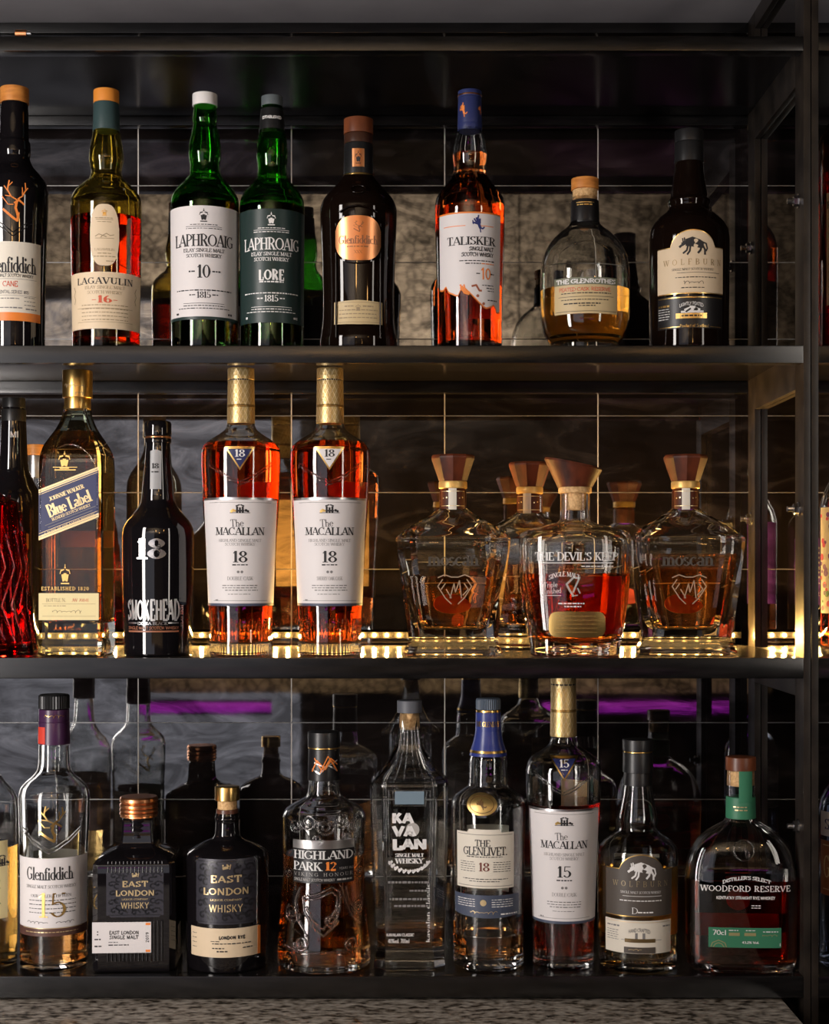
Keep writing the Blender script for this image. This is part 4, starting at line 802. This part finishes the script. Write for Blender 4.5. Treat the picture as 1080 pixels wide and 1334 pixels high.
b.ink(text('EAST LONDON', -12, 1214.5, 4.6, 38, 'X', sp=.12)+text('SINGLE MALT', -12, 1220.5, 4.6, 37, 'X', sp=.12)+micro(-32, -20, 1227, 1.3)+micro(-32, -6, 1230.5, 1.8)+text('2019', 18, 1221, 4, 13, 'X', rot=pi/2, sp=.2)+strokes([(.3, (0, .3)), (.3, (0, -.3))], -46, 1215, 6)+micro(-50, -42, 1223, 2)+micro(-50, -41, 1232, 2.4), ink, p, off=2.2)
b.ink([[(16, 1202), (16, 1205), (22, 1205), (22, 1202)], [(16, 1237), (16, 1240), (22, 1240), (22, 1237)]], orange_ink, p, off=2.2)
bm = bmesh.new(); bx(bm, .0463, .0467, -.012, .010, b.zA(1238), b.zA(1203)); link('side_label', bm, white_p, b.o)
# round black bottle, gold cap
b = Bottle('whisky_bottle', 'round black whisky bottle with small gold cap and cream lower label', 296, 3, 53)
b.body([(1056, 13.4), (1062, 15), (1066, 16.4), (1070, 15), (1086, 16), (1091, 19), (1097, 32), (1104, 45), (1110, 51.5), (1117, 53.6), (1140, 53.4), (1256, 52)], black_gl)
b.cap(1027, 1045, 16, gold_f); b.cap(1045, 1057, 12.4, cork, 'cork'); b.cap(1056.5, 1067, 14.2, mat('brown_shrink_band', (.10, .035, .02), .3), 'shrink_band')
el_label(b, 1120, 1205, 43, 0, 1.22)
p = b.panel(-54, 48, 1210, 1248, cream_p, 'paper_label', off=.5); b.ink(text('LONDON RYE', 8, 1222, 4.2, 34, 'H', sp=.14)+micro(-20, -8, 1227, 1.3)+micro(-18, 34, 1230, 1.6)+micro(-18, -2, 1236, 2)+micro(22, 38, 1236, 2)+micro(-12, 2, 1240, 2.4)+block(-50, -42, 1218, 1236, 4, 1), ink, p, off=.8)
b.panel(46, 51, 1211, 1248, orange_p, 'seal_tab', off=.8)
# embossed bottle with black band label
b = Bottle('whisky_bottle', 'deeply embossed clear whisky bottle with black and silver 12 label', 422, 3, 57)
b.body([(1005, 17.5), (1018, 20), (1032, 21.6), (1037, 24), (1042, 32), (1048, 43), (1055, 51), (1064, 54.6), (1090, 54), (1115, 53), (1150, 54), (1200, 57.5), (1240, 60.6), (1254, 60)], clear, 3.4, foot=3)
b.liquid(1110, amber)
b.cap(955, 975, 21.2, blackc); b.cap(974.5, 977, 20.8, gold_f, 'gold_ring'); b.cap(977, 1018, 21.2, black_p, 'neck_band', 20.2)
_t = b.tab; b.tab = [(b.zC(1018), 21.3*b.sc), (b.zC(977), 20.3*b.sc)]
b.ink(strokes([(.05, (-.5, -.3), (-.3, .2), (0, -.2), (.2, .2), (.5, -.3)), (.05, (-.4, .3), (-.1, -.3), (.2, .3), (.5, .0)), (.04, (-.2, -.4), (.1, .4), (.4, -.2))], 2, 997, 36, 28), orange_ink); b.ink(strokes([(.05, (-.5, -.1), (-.2, -.3), (.1, .1), (.5, -.2)), (.05, (-.4, .2), (0, .0), (.5, .3))], 2, 1000, 36, 28), silver_f); b.tab = _t
p = b.panel(-43, 44, 1106, 1152, black_p, off=.9, th=.8); b.panel(-43, 44, 1096, 1107, silver_f, 'silver_band', off=1.4, th=1.3, parent=p)
b.ink(text('HIGHLAND', 0, 1115, 11, 83, 'S')+text('PARK', -22, 1130, 11, 40, 'S'), mat('silver_ink', (.70, .69, .68), .4), p, off=1.2); b.ink(text('12', 10, 1129.5, 11, 14, 'B'), orange_ink, p, off=1.2)
b.ink(text('YEARS OLD', 32, 1133, 2.8, 22, 'N', sp=.25)+text('VIKING HONOUR', 0, 1140.5, 4.4, 82, 'L', sp=.35)+text('SINGLE MALT SCOTCH WHISKY', -13, 1147.5, 3.6, 56, 'N')+micro(18, 40, 1147.5, 3), dim_ink, p, off=1.2)
rnd = random.Random(3); L = []
def spiral(u, v, r, t=2.2, s=1): return [(u+s*r*(1-i/22)*cos(i*t*2*pi/18), v+r*(1-i/22)*.9*sin(i*t*2*pi/18)) for i in range(19)]
for u, v, r, s in ((-40, 1078, 11, 1), (-20, 1072, 12, -1), (2, 1078, 13, 1), (24, 1070, 12, -1), (42, 1080, 11, 1), (-46, 1192, 15, 1), (-30, 1230, 12, -1), (52, 1185, 13, -1), (40, 1232, 13, 1), (-56, 1140, 10, 1), (56, 1140, 10, -1), (10, 1200, 10, 1), (-8, 1095, 8, 1), (32, 1092, 7, -1)): L.append(spiral(u, v, r, 1.7, s))
L += [[(-28, 1170), (-8, 1166), (12, 1157), (22, 1164), (22, 1185), (14, 1208), (0, 1220), (-16, 1206), (-26, 1188), (-28, 1170)], [(-24, 1174), (-6, 1171), (12, 1163), (18, 1170), (17, 1186), (0, 1212), (-14, 1200), (-23, 1182)], [(24, 1156), (30, 1176), (40, 1196), (56, 1210)], [(30, 1156), (36, 1176), (46, 1190), (58, 1200)], [(-32, 1158), (-40, 1176), (-36, 1200), (-20, 1222), (-44, 1214)], [(-58, 1236), (-30, 1244), (0, 1240), (30, 1246), (58, 1238)]]
b.ridge(L, 1.7, emboss, off=.5)
# tall clear bottle, square shouldered, white block letters
b = Bottle('whisky_bottle', 'tall nearly empty square-shouldered clear bottle with white block lettering', 533.5, 3, 50, shape='flat', cham=.30, face=.8, k=.8)
b.body([(928, 12), (940, 13.6), (955, 15.4), (972, 19), (988, 25.5), (1000, 33), (1010, 43), (1016, 49), (1021, 50.5), (1060, 50), (1150, 47), (1232, 44.4), (1240, 44.2), (1258, 46)], clear, 4, base=28, angle=22)
b.liquid(1203, deep)
b.cap(914, 930, 16.2, mat('grey_blue_cap', (.10, .105, .125), .5)); b.cap(930, 952, 10.6, cork, 'cork')
b.panel(-19, 19, 1031, 1048, mat('blue_grey_plate', (.17, .24, .30), .5), 'blue_plate', off=.5)
P = text('KA', -9, 1066, 13, 27, 'H', sp=.04)+text('VA', -7, 1083, 13, 29, 'H', sp=.04)+text('LAN', 0, 1100, 13, 44, 'H', sp=.04)+text('SINGLE MALT', 0, 1114.5, 4.6, 37, 'B')+text('WHISKY', 0, 1122, 6.6, 36, 'B')
for i in range(11):
    t = -1.15+2.3*i/10; P += strokes([(.5, (-.3, -.3), (.3, .3)), (.4, (-.4, .2), (0, 0))], 27*sin(t), 1116+20*cos(t), 6)
P += text('KAVALAN CLASSIC', -12, 1219, 3.8, 36, 'X')+text('40%vol. 700ml', -14, 1227, 5.6, 28, 'N'); P += text('kavalan classic', 24, 1190, 5, 78, 'L', rot=pi/2)
P += [disc(6+3*math.cos(i), 1082+2*i, 7, 14) for i in (-1, 0, 1, 2)][:0]
b.ink(P, white_ink); b.ink([disc(4, 1081, 9, 16)], dim_ink, off=.5, name='hill_print')
b.ink(micro(-28, 24, 1150, 3.6)+micro(0, 24, 1161, 3.4)+micro(-26, 24, 1172, 3.6)+micro(-20, 24, 1181, 3.6), grey_ink)
b.ridge([[(-27, 1030), (-28, 1060), (-25, 1120), (-24, 1200), (24, 1200), (26, 1120), (28, 1060), (27, 1030), (-27, 1030)], [(-22, 1030), (-21, 1050), (21, 1050), (22, 1030)]]+[[(u*.30, 950), (u*.40, 975), (u*.62, 998), (u, 1020), (u*.97, 1100), (u*.9, 1225)] for u in (-34, -31, 31, 34)]+[[(u*.30, 950), (u*.40, 975), (u*.62, 998), (u, 1018)] for u in (-20, -8, 8, 20)], .8, emboss)
# blue capsule bottle with a gold medallion
b = Bottle('whisky_bottle', 'clear whisky bottle with blue capsule, gold medallion and cream 18 label', 636, 3, 48)
b.body([(970, 18), (982, 22.4), (990, 24.6), (1010, 25.2), (1022, 26), (1028, 33), (1036, 43), (1044, 48), (1054, 49), (1100, 48), (1250, 46)], clear, 2.8, base=16, foot=3)
b.liquid(1212, amber)
b.cap(911, 926, 15.4, mat('slate_cap', (.075, .10, .14), .5), ribs=36); b.cap(926, 929.5, 16.2, gold_f, 'gold_ring'); b.cap(929, 954, 16.8, blue_c, 'capsule', 16.2); b.turned([(953, 16.6), (958, 17.4), (970, 20), (978, 22.6), (986, 24.4)], blue_c, 'capsule_skirt'); b.turned([(978.5, 23.0), (979, 23.2), (981.5, 24.0), (982, 23.6)], gold_f, 'gold_band', smooth=False)
_t = b.tab; b.tab = [(b.zC(954), 16.9*b.sc), (b.zC(929), 16.3*b.sc)]; b.ink(text('THE GLENLIVET', 0, 944, 6.4, 38, 'S'), gold_f); b.tab = _t
e = lambda s: (lambda u: 1049+s*14*max(0, 1-((u+9)/20)**2)**.5)
b.panel(-31, 13, 1033, 1065, clear, 'medallion_ring', top=lambda u: 1049-17*max(0, 1-((u+9)/22.2)**2)**.5, bot=lambda u: 1049+17*max(0, 1-((u+9)/22.2)**2)**.5, off=.9, th=.8, nu=40)
p = b.panel(-28.8, 10.8, 1035, 1063, mat('antique_gold', (.62, .42, .15), .4, metal=.9), 'medallion', top=e(-1), bot=e(1), off=1.8, th=1.4, nu=40)
b.ink([[(-9+15*cos(a), 1049+10*sin(a)), (-9+16*cos(a), 1049+11*sin(a)), (-9+16*cos(a+.3), 1049+11*sin(a+.3)), (-9+15*cos(a+.3), 1049+10*sin(a+.3))] for a in [i*.3 for i in range(21)]]+strokes(BIRD, -9, 1049, 15, 13), mat('brown_relief', (.14, .07, .02), .5), p, off=2.1)
p = b.panel(-48, 36, 1085, 1158, pale_p, off=.5, top=lambda u: 1085-(4 if abs(u+6) < 22 else 0), nu=44)
b.ink(text('THE', -8, 1099, 8.4, 20, 'Z')+text('GLENLIVET.', -5, 1109.5, 10.6, 60, 'Z')+micro(-30, 18, 1117, 1.5)+block(-40, -18, 1124, 1136, 5, 1)+block(6, 30, 1124, 1136, 5, 1)+micro(-36, 26, 1146, 1.2)+micro(-26, 14, 1149, 1.2)+rule(-45, 33, 1155, .5)+rule(-45, 33, 1088, .5), ink, p, off=.8); b.ink(text('18', -6, 1130, 11.5, 14, 'S'), mat('maroon_ink', (.16, .03, .02), .5), p, off=.8)
p = b.panel(-54, 46, 1167, 1198, slate_p, 'blue_label', off=.5, bot=lambda u: 1197-u*u*.0015); b.ink(block(-46, -18, 1173, 1182, 4, 1.2)+block(4, 34, 1173, 1182, 4, 1.2)+micro(16, 42, 1192, 2.4), white_ink, p, off=.8); b.ink([disc(-7, 1177, 4.2, 14)]+sig(-8, 1190, 36, 7, 8), cream_f, p, off=.8)
b.ridge([[(u, 1222) for u in range(-40, 41, 5)]], .9); b.panel(-32, 32, 1090, 1180, pale_p, 'back_label', back=True)
# tapering bottle with the 15 triangle
taper_bottle(734, 3, 'tapering gold-capped bottle with blue neck triangle and white 15 label on the bottom shelf', 877, navy_p, '15', 'DOUBLE CASK', (961, 990, 1001.5, 1055, 1206), 1043, darkl, squish=.955)
# clear bottle with the brown wolf label
b = Bottle('whisky_bottle', 'clear whisky bottle with black cap and arched grey-brown animal label', 831, 3, 51)
b.body([(1015, 17), (1024, 18.4), (1040, 21), (1056, 24), (1068, 26), (1076, 24.6), (1082, 26.5), (1089, 36), (1096, 45), (1104, 50.4), (1114, 51.8), (1160, 51.4), (1258, 50.4)], clear, 2.8, base=15)
b.liquid(1124, gold_l)
b.cap(965, 980, 20, blackc); b.cap(980, 982, 18.8, gold_f, 'gold_ring'); b.cap(982, 1008, 20, blackc, 'capsule', 19.6); b.cap(1007, 1025, 19, black_p, 'neck_sleeve', 18)
p = wolf_bottle(b, 1115, clear, brown_p, white_ink, gold_f, (1115, 1134, 1194), False, 49)
b.ink(text('WOLFBURN', 2, 1152, 7, 76, 'L', sp=.62), mat('pale_bronze', (.42, .33, .19), .35, metal=.5), p, off=.85)
b.ink(text('SINGLE MALT SCOTCH WHISKY', 2, 1163, 3, 54, 'L')+rule(-22, 30, 1168, .5)+micro(-26, 30, 1174, 1.6)+text('D', -6, 1187, 8, 8, 'L')+micro(-2, 18, 1189, 2.4), white_ink, p, off=.85)
p = b.panel(-50, 47, 1200, 1243, pale_p, 'lower_label', off=.5); b.ink(text('HAND CRAFTED', 0, 1212, 4.6, 28, 'N', bend=.014)+micro(-46, -26, 1208, 2.4)+micro(32, 44, 1208, 2.4)+block(-46, -28, 1214, 1226, 5, 1.1)+rule(-24, 30, 1225.5, .6)+strokes([(.55, (-.25, 0), (.25, 0))], 1, 1221, 18), grey_ink, p, off=.8)
b.ink(rule(-19, 21, 1226, 5), mat('bronze_band', (.17, .11, .045), .4, metal=.5), p, off=.95); b.ink(rule(-20, 21, 1238.5, 8), brown_p, p, off=.95); b.ink(sig(-6, 1238, 16, 4, 9)+rule(-47, 44, 1202, .6), cream_f, p, off=1.1)
b.ridge([[(u, 1250+(u % 2)*2), (u+1, 1256)] for u in range(-44, 46, 5)], .7); b.panel(-34, 34, 1130, 1236, pale_p, 'back_label', back=True)
# flat broad-shouldered bottle with green strip
b = Bottle('whisky_bottle', 'broad flask-shaped bottle of dark whisky with wooden stopper and green strip label', 965, 3, 72.5, shape='oval', k=.42, n=3.2, face=.3, d=1.712)
b.body([(1004, 17.4), (1040, 18.2), (1062, 18.6), (1068, 21), (1074, 30), (1082, 43), (1094, 56), (1110, 65.5), (1130, 71), (1150, 72.4), (1200, 72), (1238, 71.5), (1252, 70), (1258, 66)], clear, 3.2, foot=4, base=11)
b.liquid(1143, darkl)
b.cap(988, 1005.5, 19.6, wood_b, 'stopper'); b.cap(1005, 1026, 15.2, cork, 'cork'); b.cap(1040, 1068, 19.4, green_p, 'capsule', 18.9)
_t, _s = b.tab, b.shape; b.tab = [(b.zC(1068), 18.8*b.sc), (b.zC(1000), 18.6*b.sc)]; b.shape = 'round'
b.panel(-5, 13, 1005, 1046, green_p, 'seal_strip', off=.9, th=.5); b.ink(micro(-12, 6, 1052, 2)+micro(-10, 6, 1056, 2), cream_f, off=1.3); b.tab, b.shape = _t, _s
b.ink(text("DISTILLER'S SELECT", 3, 1144, 4.4, 62, 'X', bend=.006)+text('WOODFORD RESERVE', 2, 1158, 7.4, 116, 'Z', sp=.1)+text('KENTUCKY STRAIGHT RYE WHISKEY', 2, 1170, 3.8, 76, 'X')+micro(9, 21, 1180, 1.6)+micro(9, 21, 1183, 1.4), white_ink)
b.ridge([[(13*cos(i*pi/10), 1109+13*sin(i*pi/10)) for i in range(21)], [(-6, 1104), (-2, 1112), (1, 1104), (4, 1112)], [(2, 1108), (2, 1117), (7, 1117), (6, 1111)]], .8)
p = b.panel(-46, 48, 1209, 1235, green_p, 'green_label'); b.ink(text('70cl', -32, 1215.5, 6.6, 18, 'N')+text('43.2% Vol.', 8, 1228, 3, 22, 'X')+micro(-20, -6, 1212.5, 1.2)+micro(2, 14, 1212.5, 1.2)+micro(24, 44, 1214, 1.6)+rule(46, 47, 1231, 4), white_ink, p)
b.ink(rule(-20, -6, 1217.5, 4)+rule(0, 15, 1217.5, 4)+sig(34, 1219, 20, 5, 10)+strokes([(.05, (-.5, -.4), (-.4, 0), (0, .25), (.4, 0), (.5, -.4)), (.05, (-.35, -.4), (-.2, -.1), (0, 0), (.2, -.1), (.35, -.4))], -33, 1229, 20, 14), mat('green_gold', (.30, .26, .12), .5), p)
cz = lambda s: (lambda u: 1182+s*14*max(0, 1-((u-1)/15.5)**2)**.5)
b.panel(-14, 16.5, 1168, 1196, red_p, 'back_seal', top=cz(-1), bot=cz(1), back=True, nu=26); b.panel(-50, 52, 1200, 1230, red_p, 'back_label', back=True); b.panel(-18, 16, 1149, 1155, red_p, 'back_band', back=True)
# ================================================================== neighbouring rack, cut by the right edge
b = Bottle('whisky_bottle', 'tall dark amber bottle with brown label on the neighbouring rack, top row', 1111, 1, 45)
b.body([(100, 15), (130, 17), (150, 24), (168, 36), (184, 43), (200, 45), (438, 44)], mat('amber_glass', (.55, .20, .05), 0, trans=1, ior=1.5), 2.6); b.liquid(230, darkl); b.cap(82, 104, 17, blackc)
p = b.panel(-40, 40, 246, 394, tan_p); b.ink(block(-36, 30, 270, 380, 12, 2)+text('RYE', -28, 262, 9, 22, 'S'), ink, p); b.panel(-40, 40, 246, 394, tan_p, 'back_label', back=True)
b = Bottle('gin_bottle', 'tall clear bottle with pink and green floral label on the neighbouring rack, middle row', 1112, 2, 43)
b.body([(570, 12), (592, 14), (610, 20), (630, 32), (648, 40), (664, 43), (846, 42)], clear, 2.6); b.liquid(770, redl); b.cap(558, 580, 18, steel)
p = b.panel(-58, 40, 660, 800, white_p)
rn = random.Random(5)
for m_ in (mat('pink_ink', (.72, .05, .22), .5), mat('leaf_ink', (.06, .25, .08), .5), mat('violet_ink', (.2, .05, .4), .5)):
    b.ink([disc(rn.uniform(-56, 30), rn.uniform(665, 795), rn.uniform(2, 5), 9) for _ in range(34)], m_, p)
b.panel(-40, 40, 660, 800, purple_p, 'back_label', back=True, label='purple back label')
b = Bottle('liqueur_bottle', 'dark bottle with purple wrap and two cream discs on the neighbouring rack', 1186, 2, 33, d=1.77)
b.body([(600, 11), (640, 13), (652, 22), (664, 31), (676, 33), (846, 33)], black_gl); b.cap(585, 606, 12.5, silver_f); b.cap(606, 640, 13.2, red_p, 'capsule')
p = b.panel(-40, 40, 690, 800, purple_p, 'back_label', back=True); q = rule(-10, 10, 705, 3)
b.ink(sum((rule(-8, 14, y, 3.2) for y in range(706, 756, 8)), [])+[disc(0, 772, 9, 18), disc(2, 795, 12, 18)], white_ink, p, back=True)
b = Bottle('gin_bottle', 'blue-tinted round bottle with pale label on the neighbouring rack, bottom row', 1113, 3, 46)
b.body([(985, 14), (1000, 16), (1014, 24), (1028, 36), (1044, 44), (1062, 46), (1255, 45)], blue_gl, 2.6); b.cap(955, 990, 17, wood_o, 'stopper')
p = b.panel(-56, 40, 1062, 1094, white_p); b.ink(text('SA', -36, 1078, 14, 20, 'S'), blue_ink, p); p = b.panel(-56, 40, 1100, 1172, mat('rust_paper', (.28, .09, .03), .5), 'lower_label'); b.ink(rule(-50, 20, 1106, 1.5)+rule(-50, 20, 1164, 1.5)+text('GIN', -34, 1134, 30, 28, 'S'), tan_p, p)
b.panel(-40, 40, 1062, 1150, white_p, 'back_label', back=True)
